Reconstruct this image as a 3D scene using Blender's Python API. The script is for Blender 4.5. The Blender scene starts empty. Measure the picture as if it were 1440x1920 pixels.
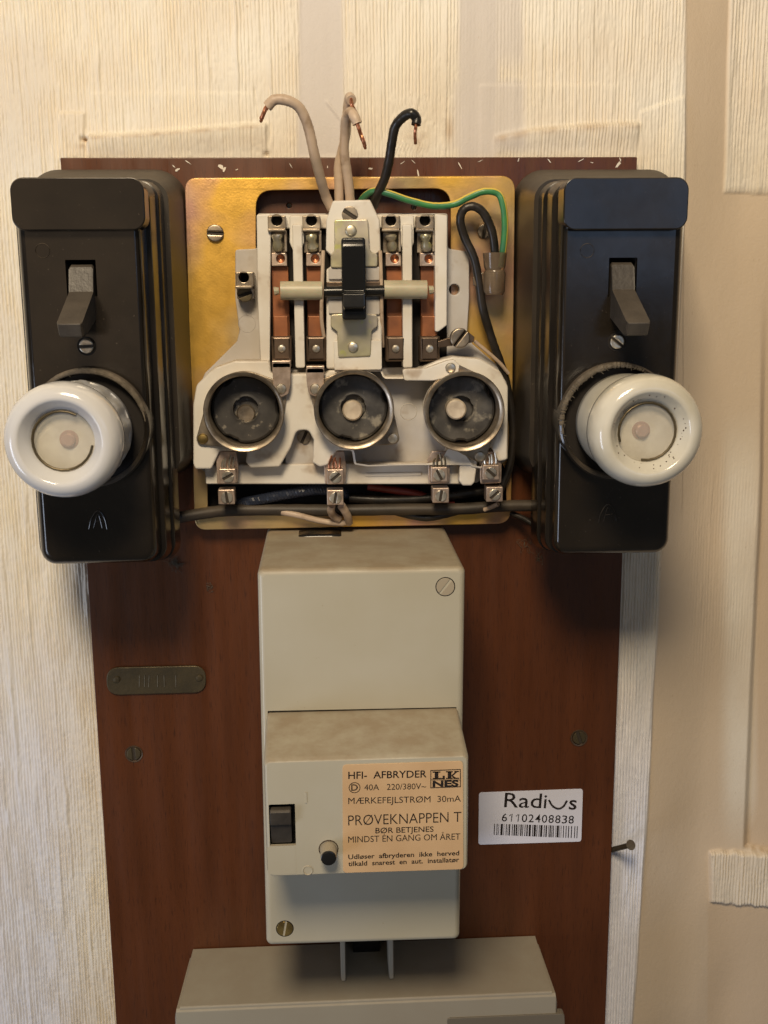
import bpy, math, random
import numpy as np
from mathutils import Vector, Matrix, Euler
random.seed(4)
sc = bpy.context.scene
COL = sc.collection
MM = 0.001

# ---------------------------------------------------------------- camera (solved from the photo's vanishing points)
F = 2001.0
def _n(v): v = np.array(v, float); return v/np.linalg.norm(v)
EN = _n((-110, -400, F))                       # into the wall
ED = _n((82, 9990, F)); ED = _n(ED-EN*ED.dot(EN))   # down the wall
EX = np.cross(ED, EN); EX = EX if EX[0] > 0 else -EX
D = 460.0                                      # mm from lens to board face
cam = bpy.data.cameras.new('camera'); cam.sensor_fit = 'VERTICAL'; cam.sensor_height = 36
cam.lens = F/1920*36; cam.clip_start = 0.01; cam.clip_end = 20
co = bpy.data.objects.new('camera', cam); COL.objects.link(co)
m = Matrix(((EX[0], -EX[1], -EX[2], 0), (EN[0], -EN[1], -EN[2], -D*MM), (-ED[0], ED[1], ED[2], 0), (0, 0, 0, 1)))
co.matrix_world = m
sc.camera = co

def P(px, py, h=0.0):
    """photo point at height h mm above the board -> wall coordinates (X, Z) in mm"""
    d = np.array((px-720, py-960, F)); t = (D-h)/d.dot(EN)
    return (t*d.dot(EX), -t*d.dot(ED))

# ---------------------------------------------------------------- world and lamps
w = bpy.data.worlds.new('World'); sc.world = w; w.use_nodes = True
bg = w.node_tree.nodes['Background']; bg.inputs[0].default_value = (1.0, 0.95, 0.88, 1); bg.inputs[1].default_value = 0.085
def lamp(name, loc, target, sx, sy, power, color):
    l = bpy.data.lights.new(name, 'AREA'); l.shape = 'RECTANGLE'; l.size = sx; l.size_y = sy; l.energy = power; l.color = color
    o = bpy.data.objects.new(name, l); COL.objects.link(o); o.location = loc
    o.rotation_euler = (Vector(target)-Vector(loc)).to_track_quat('-Z', 'Y').to_euler(); return o
lamp('ceiling_lamp', (-0.09, -0.66, 0.46), (0.0, 0, 0.02), 0.20, 0.20, 6.4, (1.0, 0.81, 0.56))
lamp('window_light', (0.60, -1.5, 0.20), (0.05, 0, 0), 0.60, 0.36, 0.75, (0.45, 0.65, 1.0))
lamp('room_light', (-0.46, -1.5, 0.06), (0, 0, 0), 0.5, 0.44, 0.38, (1.0, 0.70, 0.45))
lamp('left_fill_light', (-1.3, -0.9, -0.5), (-0.1, 0, -0.15), 0.4, 0.7, 7.0, (0.74, 0.82, 1.0))  # added cool fill from low left, grazes the wall ribs
sc.view_settings.view_transform = 'Standard'; sc.view_settings.look = 'None'
sc.view_settings.exposure = 0.0; sc.view_settings.gamma = 1.0; sc.view_settings.use_curve_mapping = False
sc.cycles.max_bounces = 8

# ---------------------------------------------------------------- materials
def mat(name, base, rough=0.5, metal=0.0, var=None, vscale=60, stretch=(1, 1, 1), vlo=0.35, vhi=0.65, bump=0.0, bscale=600,
        dust=0.0, dustc=(0.30, 0.25, 0.18), spots=None, sscale=220, slo=0.62, shi=0.70, coat=0.0, trans=0.0, ior=1.5, rvar=0.0, attr=None, alpha=1.0, sss=0.0):
    mt = bpy.data.materials.new(name); mt.use_nodes = True
    nt = mt.node_tree; N = nt.nodes; L = nt.links; b = N['Principled BSDF']
    b.inputs['Roughness'].default_value = rough; b.inputs['Metallic'].default_value = metal
    b.inputs['IOR'].default_value = ior
    b.inputs['Coat Weight'].default_value = coat; b.inputs['Coat Roughness'].default_value = 0.08
    b.inputs['Transmission Weight'].default_value = trans
    if alpha < 1: b.inputs['Alpha'].default_value = alpha
    if sss: b.inputs['Subsurface Weight'].default_value = sss; b.inputs['Subsurface Scale'].default_value = 0.003
    tc = N.new('ShaderNodeTexCoord')
    def noise(scale, st=(1, 1, 1), detail=4, rough_=0.55):
        mp = N.new('ShaderNodeMapping'); mp.inputs['Scale'].default_value = st; L.new(tc.outputs['Object'], mp.inputs['Vector'])
        n = N.new('ShaderNodeTexNoise'); n.inputs['Scale'].default_value = scale; n.inputs['Detail'].default_value = detail
        n.inputs['Roughness'].default_value = rough_; L.new(mp.outputs[0], n.inputs['Vector']); return n.outputs['Fac']
    def ramp(x, lo, hi):
        r = N.new('ShaderNodeMapRange'); r.inputs['From Min'].default_value = lo; r.inputs['From Max'].default_value = hi
        L.new(x, r.inputs['Value']); return r.outputs[0]
    def mix(fac, a, c):
        x = N.new('ShaderNodeMix'); x.data_type = 'RGBA'; L.new(fac, x.inputs[0])
        for i, v in ((6, a), (7, c)):
            if isinstance(v, tuple): x.inputs[i].default_value = (*v, 1)
            else: L.new(v, x.inputs[i])
        return x.outputs[2]
    c = base
    if var: c = mix(ramp(noise(vscale, stretch), vlo, vhi), c, var)
    if spots: c = mix(ramp(noise(sscale, stretch, 3), slo, shi), c, spots)
    if attr:
        for an, ac in attr:
            a = N.new('ShaderNodeAttribute'); a.attribute_name = an; c = mix(a.outputs['Fac'], c, ac)
    if dust:
        g = N.new('ShaderNodeNewGeometry'); s = N.new('ShaderNodeSeparateXYZ'); L.new(g.outputs['Normal'], s.inputs[0])
        up = ramp(s.outputs['Z'], 0.05, 0.85); nn = ramp(noise(75, (1, 1, 1), 9, 0.62), 0.10, 0.62)
        mm = N.new('ShaderNodeMath'); mm.operation = 'MULTIPLY'; L.new(up, mm.inputs[0]); L.new(nn, mm.inputs[1])
        m2 = N.new('ShaderNodeMath'); m2.operation = 'MULTIPLY'; L.new(mm.outputs[0], m2.inputs[0]); m2.inputs[1].default_value = dust
        c = mix(m2.outputs[0], c, dustc)
        rr = N.new('ShaderNodeMapRange'); rr.inputs['To Min'].default_value = rough; rr.inputs['To Max'].default_value = 0.9
        L.new(m2.outputs[0], rr.inputs['Value']); L.new(rr.outputs[0], b.inputs['Roughness'])
        if rvar:
            r3 = N.new('ShaderNodeMapRange'); r3.inputs['From Min'].default_value = 0.35; r3.inputs['From Max'].default_value = 0.7
            r3.inputs['To Min'].default_value = max(0.03, rough-rvar); r3.inputs['To Max'].default_value = rough+2.2*rvar
            L.new(noise(38, (1, 1, 1), 10, 0.68), r3.inputs['Value']); L.new(r3.outputs[0], rr.inputs['To Min'])
    if isinstance(c, tuple): b.inputs['Base Color'].default_value = (*c, 1)
    else: L.new(c, b.inputs['Base Color'])
    if rvar and not dust:
        rr = N.new('ShaderNodeMapRange'); rr.inputs['From Min'].default_value = 0.3; rr.inputs['From Max'].default_value = 0.7
        rr.inputs['To Min'].default_value = max(0.02, rough-rvar); rr.inputs['To Max'].default_value = rough+rvar
        L.new(noise(110, stretch, 6, 0.65), rr.inputs['Value']); L.new(rr.outputs[0], b.inputs['Roughness'])
    if bump:
        bp = N.new('ShaderNodeBump'); bp.inputs['Strength'].default_value = bump; bp.inputs['Distance'].default_value = 0.0004
        L.new(noise(bscale, stretch, 4), bp.inputs['Height']); L.new(bp.outputs[0], b.inputs['Normal'])
    return mt

M = {}
M['wall'] = mat('wall_paint', (0.73, 0.66, 0.55), 0.6, var=(0.79, 0.75, 0.66), vscale=22, bump=0.35, bscale=1100,
                attr=[('smoothness', (0.62, 0.575, 0.54)), ('tan', (0.60, 0.475, 0.34)), ('stain', (0.36, 0.22, 0.10)), ('daylight_tint', (0.72, 0.73, 0.80))])
M['wood'] = mat('mahogany_board', (0.108, 0.033, 0.010), 0.36, var=(0.074, 0.022, 0.006), vscale=120, stretch=(1, 1, 0.09), vlo=0.30, vhi=0.72,
                spots=(0.045, 0.014, 0.005), sscale=1500, slo=0.56, shi=0.74, bump=0.25, bscale=420, rvar=0.12)
M['wood_edge'] = M['wood']
M['bakelite'] = mat('black_bakelite', (0.009, 0.007, 0.005), 0.15, var=(0.016, 0.012, 0.008), vscale=40, rvar=0.05, dust=0.85, dustc=(0.17, 0.135, 0.10), bump=0.03, bscale=300, spots=(0.075, 0.062, 0.048), sscale=1300, slo=0.71, shi=0.75)
M['bakelite_side'] = mat('dusty_bakelite_side', (0.022, 0.017, 0.012), 0.36, var=(0.034, 0.026, 0.018), vscale=50, dust=0.9, dustc=(0.105, 0.085, 0.062), spots=(0.12, 0.10, 0.07), sscale=700, slo=0.70, shi=0.75)
M['slot_shade'] = mat('slot_shade', (0.035, 0.026, 0.018), 0.7)  # brown-black groove floor, stands in for the shade inside screw slots
M['lever'] = mat('dusty_lever', (0.036, 0.031, 0.027), 0.42, var=(0.055, 0.048, 0.041), vscale=160, dust=0.5, dustc=(0.11, 0.09, 0.07), bump=0.5, bscale=500)
M['black'] = mat('black_plastic', (0.010, 0.010, 0.010), 0.24, rvar=0.05)
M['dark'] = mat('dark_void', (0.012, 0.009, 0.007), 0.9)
M['porcelain'] = mat('white_porcelain', (0.63, 0.64, 0.66), 0.14, coat=0.4, var=(0.60, 0.60, 0.61), vscale=30)
M['porcelain_cream'] = mat('cream_porcelain', (0.62, 0.60, 0.53), 0.14, coat=0.4, var=(0.52, 0.49, 0.40), vscale=50)
M['porcelain_dull'] = mat('dull_porcelain', (0.50, 0.51, 0.54), 0.3, var=(0.38, 0.37, 0.35), vscale=200, bump=0.4, bscale=250)
M['disc'] = mat('pale_window_backing', (0.60, 0.55, 0.45), 0.45, var=(0.40, 0.35, 0.27), vscale=90)
M['glass'] = mat('clear_glass', (0.8, 0.8, 0.74), 0.05, alpha=0.14)
M['pink'] = mat('indicator_copper', (0.36, 0.22, 0.16), 0.35, metal=0.2)
M['white'] = mat('white_moulding', (0.74, 0.71, 0.65), 0.38, var=(0.62, 0.56, 0.47), vscale=45, vlo=0.42, vhi=0.75, spots=(0.34, 0.24, 0.15), sscale=85, slo=0.60, shi=0.80,
                 dust=0.55, dustc=(0.36, 0.28, 0.20), bump=0.06)
M['greywhite'] = mat('grey_white_backing', (0.54, 0.53, 0.53), 0.5, var=(0.44, 0.40, 0.35), vscale=40, spots=(0.28, 0.20, 0.13), sscale=90, slo=0.60, shi=0.80)
M['gold'] = mat('yellow_passivated_zinc', (0.60, 0.44, 0.21), 0.38, metal=0.75, var=(0.52, 0.30, 0.22), vscale=24, vlo=0.42, vhi=0.60,
                spots=(0.72, 0.43, 0.08), sscale=15, slo=0.50, shi=0.60, bump=0.12, bscale=1500, rvar=0.08)
M['zinc'] = mat('greenish_zinc', (0.60, 0.56, 0.36), 0.36, metal=0.75, var=(0.56, 0.50, 0.42), vscale=90, rvar=0.1, spots=(0.62, 0.62, 0.26), sscale=150, slo=0.58, shi=0.66)
M['nickel'] = mat('tarnished_nickel', (0.46, 0.39, 0.30), 0.36, metal=0.85, var=(0.24, 0.19, 0.14), vscale=160, rvar=0.12, bump=0.08)
M['bright'] = mat('bright_steel', (0.80, 0.76, 0.66), 0.32, metal=0.85, var=(0.48, 0.43, 0.35), vscale=300, rvar=0.08)
M['contact'] = mat('polished_contact', (0.74, 0.64, 0.50), 0.45, metal=0.35, var=(0.58, 0.48, 0.36), vscale=300)
M['tin'] = mat('pinkish_tinned_block', (0.62, 0.50, 0.42), 0.38, metal=0.7, var=(0.42, 0.32, 0.25), vscale=260, rvar=0.1)
M['brass'] = mat('brass', (0.62, 0.45, 0.16), 0.3, metal=0.9, var=(0.3, 0.2, 0.07), vscale=200, rvar=0.1)
M['bronze'] = mat('dark_bronze', (0.125, 0.098, 0.055), 0.42, metal=0.55, var=(0.075, 0.060, 0.035), vscale=110, rvar=0.1, bump=0.3)
M['copper'] = mat('copper', (0.66, 0.27, 0.14), 0.32, metal=0.9, var=(0.42, 0.16, 0.08), vscale=260, rvar=0.1)
M['copper_strip'] = mat('dull_copper_strip', (0.36, 0.135, 0.055), 0.42, metal=0.5, var=(0.22, 0.085, 0.04), vscale=90, rvar=0.1, dust=0.3)
M['brown_clip'] = mat('brown_clip', (0.115, 0.08, 0.055), 0.34, metal=0.65, var=(0.17, 0.12, 0.085), vscale=120, rvar=0.1)
M['nylon'] = mat('nylon', (0.50, 0.46, 0.33), 0.4, var=(0.42, 0.38, 0.27), vscale=90, sss=0.2)
M['disc_dark'] = mat('dark_ceramic', (0.035, 0.033, 0.032), 0.5, var=(0.065, 0.06, 0.055), vscale=130, spots=(0.20, 0.18, 0.15), sscale=260, slo=0.62, shi=0.68)
M['disc_worn'] = mat('worn_dark_ceramic', (0.045, 0.043, 0.042), 0.45, var=(0.10, 0.095, 0.09), vscale=130, spots=(0.26, 0.24, 0.20), sscale=190, slo=0.55, shi=0.66)
M['cream_wire'] = mat('cream_insulation', (0.55, 0.43, 0.32), 0.45, var=(0.46, 0.35, 0.26), vscale=90, spots=(0.28, 0.19, 0.12), sscale=130, slo=0.56, shi=0.74, bump=0.3, bscale=200)
M['black_wire'] = mat('black_insulation', (0.012, 0.011, 0.010), 0.36, var=(0.028, 0.022, 0.017), vscale=150, rvar=0.1)
M['brown_cable'] = mat('dusty_cable_sheath', (0.026, 0.021, 0.016), 0.5, var=(0.05, 0.038, 0.027), vscale=80, dust=0.3, dustc=(0.14, 0.11, 0.08))
M['blue_black'] = mat('blue_black_cable', (0.02, 0.026, 0.045), 0.35)
M['red_wire'] = mat('dull_red_wire', (0.16, 0.018, 0.012), 0.45)
M['green'] = mat('green_insulation', (0.055, 0.25, 0.07), 0.38, var=(0.04, 0.17, 0.08), vscale=120)
M['yellow'] = mat('yellow_insulation', (0.66, 0.50, 0.08), 0.4)
M['smoky'] = mat('smoky_clear_plastic', (0.34, 0.26, 0.18), 0.15, trans=0.6, ior=1.4, var=(0.24, 0.17, 0.11), vscale=150)
M['beige'] = mat('grey_cream_plastic', (0.47, 0.45, 0.375), 0.27, var=(0.43, 0.40, 0.31), vscale=16, dust=0.8, dustc=(0.27, 0.205, 0.135), spots=(0.36, 0.31, 0.22), sscale=420, slo=0.72, shi=0.76)
M['lower_box'] = mat('warm_grey_plastic', (0.34, 0.32, 0.265), 0.45, var=(0.31, 0.28, 0.225), vscale=14, spots=(0.22, 0.17, 0.11), sscale=60, slo=0.70, shi=0.78, dust=0.30, dustc=(0.22, 0.16, 0.11))
M['grey_label'] = mat('dark_grey_label', (0.16, 0.14, 0.11), 0.4)
M['tanlabel'] = mat('tan_label', (0.66, 0.46, 0.27), 0.42, var=(0.58, 0.39, 0.22), vscale=40)
M['ink'] = mat('black_ink', (0.018, 0.012, 0.010), 0.5)
M['paper'] = mat('white_sticker', (0.74, 0.76, 0.90), 0.35)
M['fluff'] = mat('grey_fluff', (0.36, 0.32, 0.27), 0.95)
M['lint'] = mat('brown_grey_lint', (0.15, 0.125, 0.095), 0.95, var=(0.09, 0.075, 0.055), vscale=500, bump=0.8, bscale=1500)
M['flake'] = mat('white_paint_fleck', (0.72, 0.69, 0.63), 0.8)
M['sleeve'] = mat('dusty_sleeve', (0.36, 0.31, 0.23), 0.4)

# ---------------------------------------------------------------- geometry collectors (all in mm, x right, z up, h towards the viewer)
class G:
    def __init__(s): s.v = []; s.f = []; s.mi = []
    def add(s, v, f, mi=0):
        o = len(s.v); s.v += [tuple(p) for p in v]; s.f += [tuple(i+o for i in q) for q in f]
        s.mi += (mi if isinstance(mi, list) else [mi]*len(f)); return s
    def __add__(s, t):
        g = G(); g.v = list(s.v); g.f = list(s.f); g.mi = list(s.mi); g.add(t.v, t.f, t.mi); return g
    def tint(s, i): s.mi = [i]*len(s.f); return s
    def rot(s, pivot, deg):
        a = math.radians(deg); c, n = math.cos(a), math.sin(a); out = []
        for x, y, z in s.v:
            dx, dz = x-pivot[0], z-pivot[1]; out.append((pivot[0]+dx*c-dz*n, y, pivot[1]+dx*n+dz*c))
        s.v = out; return s

BASE = {}
def thing(name, label, cat, at, group=None):
    o = bpy.data.objects.new(name, None); COL.objects.link(o); o.empty_display_size = 0.01
    o.location = (at[0]*MM, -at[2]*MM, at[1]*MM) if len(at) == 3 else (at[0]*MM, 0, at[1]*MM)
    BASE[o.name] = tuple(o.location)
    o['label'] = label; o['category'] = cat
    if group: o['group'] = group
    return o
def obj(name, g, m, parent=None, angle=35, label=None, cat=None, group=None):
    me = bpy.data.meshes.new(name)
    if parent is not None: b = BASE[parent.name]
    else:
        a = np.array(g.v); b = (float(a[:, 0].mean())*MM, float(a[:, 1].max())*MM, float(a[:, 2].mean())*MM)
    me.from_pydata([(x*MM-b[0], y*MM-b[1], z*MM-b[2]) for x, y, z in g.v], [], g.f)
    if any(g.mi) and isinstance(m, str): m = [m, 'slot_shade']
    for k in (m if isinstance(m, (list, tuple)) else [m]): me.materials.append(M[k])
    if any(g.mi): me.polygons.foreach_set('material_index', g.mi)
    me.validate(); me.shade_smooth(); me.set_sharp_from_angle(angle=math.radians(angle)); me.update()
    o = bpy.data.objects.new(name, me); COL.objects.link(o)
    wn = o.modifiers.new('weighted_normal', 'WEIGHTED_NORMAL'); wn.keep_sharp = True
    if parent is not None:
        o.parent = parent
    else: o.location = b
    BASE[o.name] = b
    if label: o['label'] = label
    if cat: o['category'] = cat
    if group: o['group'] = group
    return o

def circ(cx, cz, r, n=32, a0=0.0): return [(cx+r*math.cos(a0+2*math.pi*i/n), cz+r*math.sin(a0+2*math.pi*i/n)) for i in range(n)]
def rrect(x0, x1, z0, z1, r, n=6):
    r = max(0.01, min(r, (x1-x0)/2.001, (z1-z0)/2.001)); out = []
    for cx, cz, a in ((x1-r, z1-r, 0), (x0+r, z1-r, 90), (x0+r, z0+r, 180), (x1-r, z0+r, 270)):
        for i in range(n+1):
            t = math.radians(a+90*i/n); out.append((cx+r*math.cos(t), cz+r*math.sin(t)))
    return out
def rpoly(pts, r=1.0, n=4):
    """polygon with filleted corners; a point may carry its own radius as third value"""
    out = []; N = len(pts)
    for i in range(N):
        a = Vector(pts[i-1][:2]); b = Vector(pts[i][:2]); c = Vector(pts[(i+1) % N][:2]); rr = pts[i][2] if len(pts[i]) > 2 else r
        u = (a-b); v = (c-b); lu, lv = u.length, v.length
        if lu < 1e-6 or lv < 1e-6: continue
        u /= lu; v /= lv; ang = math.acos(max(-1, min(1, u.dot(v))))
        if ang > 3.05 or rr < 0.02: out.append(tuple(b)); continue
        t = min(rr/math.tan(ang/2), lu*0.49, lv*0.49)
        p0, p1 = b+u*t, b+v*t
        for k in range(n+1):
            s = k/n; q = p0*(1-s)**2+b*2*s*(1-s)+p1*s*s; out.append(tuple(q))
    return out
def pxl(pts, h): return [(*P(p[0], p[1], h), *p[2:]) for p in pts]
def extr(loops, h0, h1, bevel=0.0, bres=2):
    cu = bpy.data.curves.new('c', 'CURVE'); cu.dimensions = '2D'; cu.fill_mode = 'BOTH'
    t = (h1-h0)/2; bevel = min(bevel, t*0.95); cu.extrude = t-bevel
    if bevel > 0: cu.bevel_depth = bevel; cu.bevel_resolution = bres; cu.offset = -bevel
    for lp in loops:
        s = cu.splines.new('POLY'); s.points.add(len(lp)-1); s.use_cyclic_u = True
        for i, p in enumerate(lp): s.points[i].co = (p[0], p[1], 0, 1)
    o = bpy.data.objects.new('c', cu); me = bpy.data.meshes.new_from_object(o)
    hc = (h0+h1)/2
    g = G(); g.add([(v.co.x, -(v.co.z+hc), v.co.y) for v in me.vertices], [tuple(reversed(p.vertices)) if False else tuple(p.vertices) for p in me.polygons])
    bpy.data.objects.remove(o); bpy.data.curves.remove(cu); bpy.data.meshes.remove(me); return fixn(g)
def fixn(g):
    import bmesh
    bm = bmesh.new(); vs = [bm.verts.new(v) for v in g.v]
    for f, mi in zip(g.f, g.mi):
        try: fc = bm.faces.new([vs[i] for i in f]); fc.material_index = mi
        except ValueError: pass
    bmesh.ops.remove_doubles(bm, verts=bm.verts, dist=0.001)
    bmesh.ops.recalc_face_normals(bm, faces=bm.faces)
    bm.verts.index_update(); r = G()
    r.v = [tuple(v.co) for v in bm.verts]; r.f = [tuple(v.index for v in f.verts) for f in bm.faces]; r.mi = [f.material_index for f in bm.faces]
    bm.free(); return r
def loft(sections, cap0=True, cap1=True):
    """sections: [(loop, h)] with equal point counts, from back to front"""
    n = len(sections[0][0]); v = []; f = []
    for lp, h in sections: v += [(p[0], -h, p[1]) for p in lp]
    for k in range(len(sections)-1):
        for i in range(n):
            j = (i+1) % n; f.append((k*n+i, k*n+j, (k+1)*n+j, (k+1)*n+i))
    if cap0: f.append(tuple(reversed(range(n))))
    if cap1: f.append(tuple((len(sections)-1)*n+i for i in range(n)))
    g = G(); g.add(v, f); return fixn(g)
def lathe(cx, cz, prof, n=48, wob=None):
    """prof: [(r, h)] axis towards the viewer"""
    v = []; f = []
    for r, h in prof:
        for i in range(n):
            a = 2*math.pi*i/n; rr = r*(wob(a, h) if wob else 1); v.append((cx+rr*math.cos(a), -h, cz+rr*math.sin(a)))
    for k in range(len(prof)-1):
        for i in range(n):
            j = (i+1) % n; f.append((k*n+i, k*n+j, (k+1)*n+j, (k+1)*n+i))
    if prof[0][0] > 0.01: f.append(tuple(reversed(range(n))))
    if prof[-1][0] > 0.01: f.append(tuple((len(prof)-1)*n+i for i in range(n)))
    g = G(); g.add(v, f); return fixn(g)
def ringlathe(cx, cz, prof, n=48, wob=None):
    """closed profile (a ring)"""
    v = []; f = []; K = len(prof)
    for r, h in prof:
        for i in range(n):
            a = 2*math.pi*i/n; rr = r*(wob(a, h) if wob else 1); v.append((cx+rr*math.cos(a), -h, cz+rr*math.sin(a)))
    for k in range(K):
        k2 = (k+1) % K
        for i in range(n):
            j = (i+1) % n; f.append((k*n+i, k*n+j, k2*n+j, k2*n+i))
    g = G(); g.add(v, f); return fixn(g)
def crom(pts, n=8):
    pts = [Vector(p) for p in pts]; q = [pts[0]*2-pts[1]]+pts+[pts[-1]*2-pts[-2]]; out = []
    for i in range(1, len(q)-2):
        for k in range(n):
            t = k/n; a, b, c, d = q[i-1], q[i], q[i+1], q[i+2]
            out.append(0.5*((2*b)+(c-a)*t+(2*a-5*b+4*c-d)*t*t+(3*b-a-3*c+d)*t**3))
    out.append(pts[-1]); return out
def tube(pts, r, n=14, smooth=8, stripe=None, jit=0.0):
    """pts: [(X, Z, h)] mm"""
    p = [(a[0], -a[2], a[1]) for a in pts]; p = crom(p, smooth) if smooth > 1 and len(p) > 2 else [Vector(a) for a in p]
    K = len(p); v = []; f = []; mi = []
    t0 = (p[1]-p[0]).normalized(); up = Vector((0, -1, 0)); 
    if abs(t0.dot(up)) > 0.9: up = Vector((1, 0, 0))
    nrm = (up-t0*up.dot(t0)).normalized()
    for k in range(K):
        t = (p[min(k+1, K-1)]-p[max(k-1, 0)]).normalized(); nrm = (nrm-t*nrm.dot(t)).normalized(); bi = t.cross(nrm)
        rr = (r if not callable(r) else r(k/(K-1)))*(1+jit*random.uniform(-1, 1))
        for i in range(n):
            a = 2*math.pi*i/n; v.append(p[k]+nrm*(rr*math.cos(a))+bi*(rr*math.sin(a)))
    for k in range(K-1):
        for i in range(n):
            j = (i+1) % n; f.append((k*n+i, k*n+j, (k+1)*n+j, (k+1)*n+i)); mi.append(1 if stripe and stripe(i/n, k/(K-1)) else 0)
    f.append(tuple(reversed(range(n)))); f.append(tuple((K-1)*n+i for i in range(n))); mi += [0, 0]
    g = G(); g.add(v, f, mi); return fixn(g)
def T(*pp): return [(*P(a, b, h), h) for a, b, h in pp]     # a path traced in the photo, each point with its height

def R(x0, y0, x1, y1, h):
    xm, ym = (x0+x1)/2, (y0+y1)/2
    return (P(x0, ym, h)[0], P(x1, ym, h)[0], P(xm, y1, h)[1], P(xm, y0, h)[1])
def box(x0, y0, x1, y1, h0, h1, r=0.4, b=0.25):
    return extr([rrect(*R(x0, y0, x1, y1, h1), r, 4)], h0, h1, b)
def wbox(X0, X1, Z0, Z1, h0, h1, r=0.4, b=0.25): return extr([rrect(X0, X1, Z0, Z1, r, 4)], h0, h1, b)
def prism_x(prof, X0, X1, bevel=0.4):
    """side profile [(Z, h)] swept along X with bevelled edges"""
    pts = rpoly([(a, b) for a, b in prof], bevel, 3); n = len(pts)
    c = (sum(p[0] for p in pts)/n, sum(p[1] for p in pts)/n); s = 0.93
    ins = [(c[0]+(p[0]-c[0])*s, c[1]+(p[1]-c[1])*s) for p in pts]
    rows = [(X0, ins), (X0+bevel, pts), (X1-bevel, pts), (X1, ins)]; v = []; f = []
    for X, pp in rows: v += [(X, -h, Z) for Z, h in pp]
    for k in range(3):
        for i in range(n):
            j = (i+1) % n; f.append((k*n+i, k*n+j, (k+1)*n+j, (k+1)*n+i))
    f.append(tuple(range(n))); f.append(tuple(3*n+i for i in range(n)))
    g = G(); g.add(v, f); return fixn(g)
def slotscrew(X, Z, h, r, deg, tall=1.0, slot=0.22, dome=0.25, depth=None):
    """slotted screw head: two half discs with a real groove between them"""
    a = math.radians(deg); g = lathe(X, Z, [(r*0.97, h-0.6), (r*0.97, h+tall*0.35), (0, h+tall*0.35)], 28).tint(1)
    for s in (1, -1):
        w_ = slot*r; a0 = math.asin(w_/r); pts = []
        for i in range(13):
            t = a0+(math.pi-2*a0)*i/12; pts.append((r*math.cos(t), s*r*math.sin(t)))
        if s < 0: pts.reverse()
        pts = [(X+x*math.cos(a)-z*math.sin(a), Z+x*math.sin(a)+z*math.cos(a)) for x, z in pts]
        g = g+extr([pts], h+tall*0.2, h+tall, min(dome, tall*0.4), 3)
    return g
def pscrew(px, py, h, rpx, deg, tall=1.0, **k):
    X, Z = P(px, py, h+tall); r = rpx*(D-h-tall)/2043.5; return slotscrew(X, Z, h, r, deg, tall, **k)
def rivet(px, py, h, rpx, tall=1.0):
    X, Z = P(px, py, h+tall); r = rpx*(D-h-tall)/2043.5
    return lathe(X, Z, [(r, h-0.3), (r, h+tall*0.5), (r*0.85, h+tall*0.85), (r*0.5, h+tall), (0, h+tall)], 20)
_txt = {}
def tmesh(s, bold=0.0):
    cu = bpy.data.curves.new('t', 'FONT'); cu.body = s; cu.size = 1; cu.fill_mode = 'FRONT'; cu.extrude = 0; cu.offset = bold; cu.resolution_u = 3
    o = bpy.data.objects.new('t', cu); me = bpy.data.meshes.new_from_object(o)
    v = [tuple(q.co) for q in me.vertices]; f = [tuple(q.vertices) for q in me.polygons]
    bpy.data.objects.remove(o); bpy.data.curves.remove(cu); bpy.data.meshes.remove(me); return v, f
_cap = max(v[1] for v in tmesh('H')[0])
def text(s, xl, yl, xr, yr, cap_px, h, bold=0.0):
    v, f = tmesh(s, bold); a = min(p[0] for p in v); b = max(p[0] for p in v)
    p0 = Vector(P(xl, yl, h)); p1 = Vector(P(xr, yr, h)); up = Vector(P(xl, yl-cap_px, h))-p0; up = up.length/_cap
    ux = (p1-p0)/(b-a); nz = Vector((-ux.y, ux.x)).normalized()*up
    g = G(); g.add([(*(lambda q: (q.x, -h, q.y))(p0+ux*(x-a)+nz*y),) for x, y, z in v], f); return g

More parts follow.
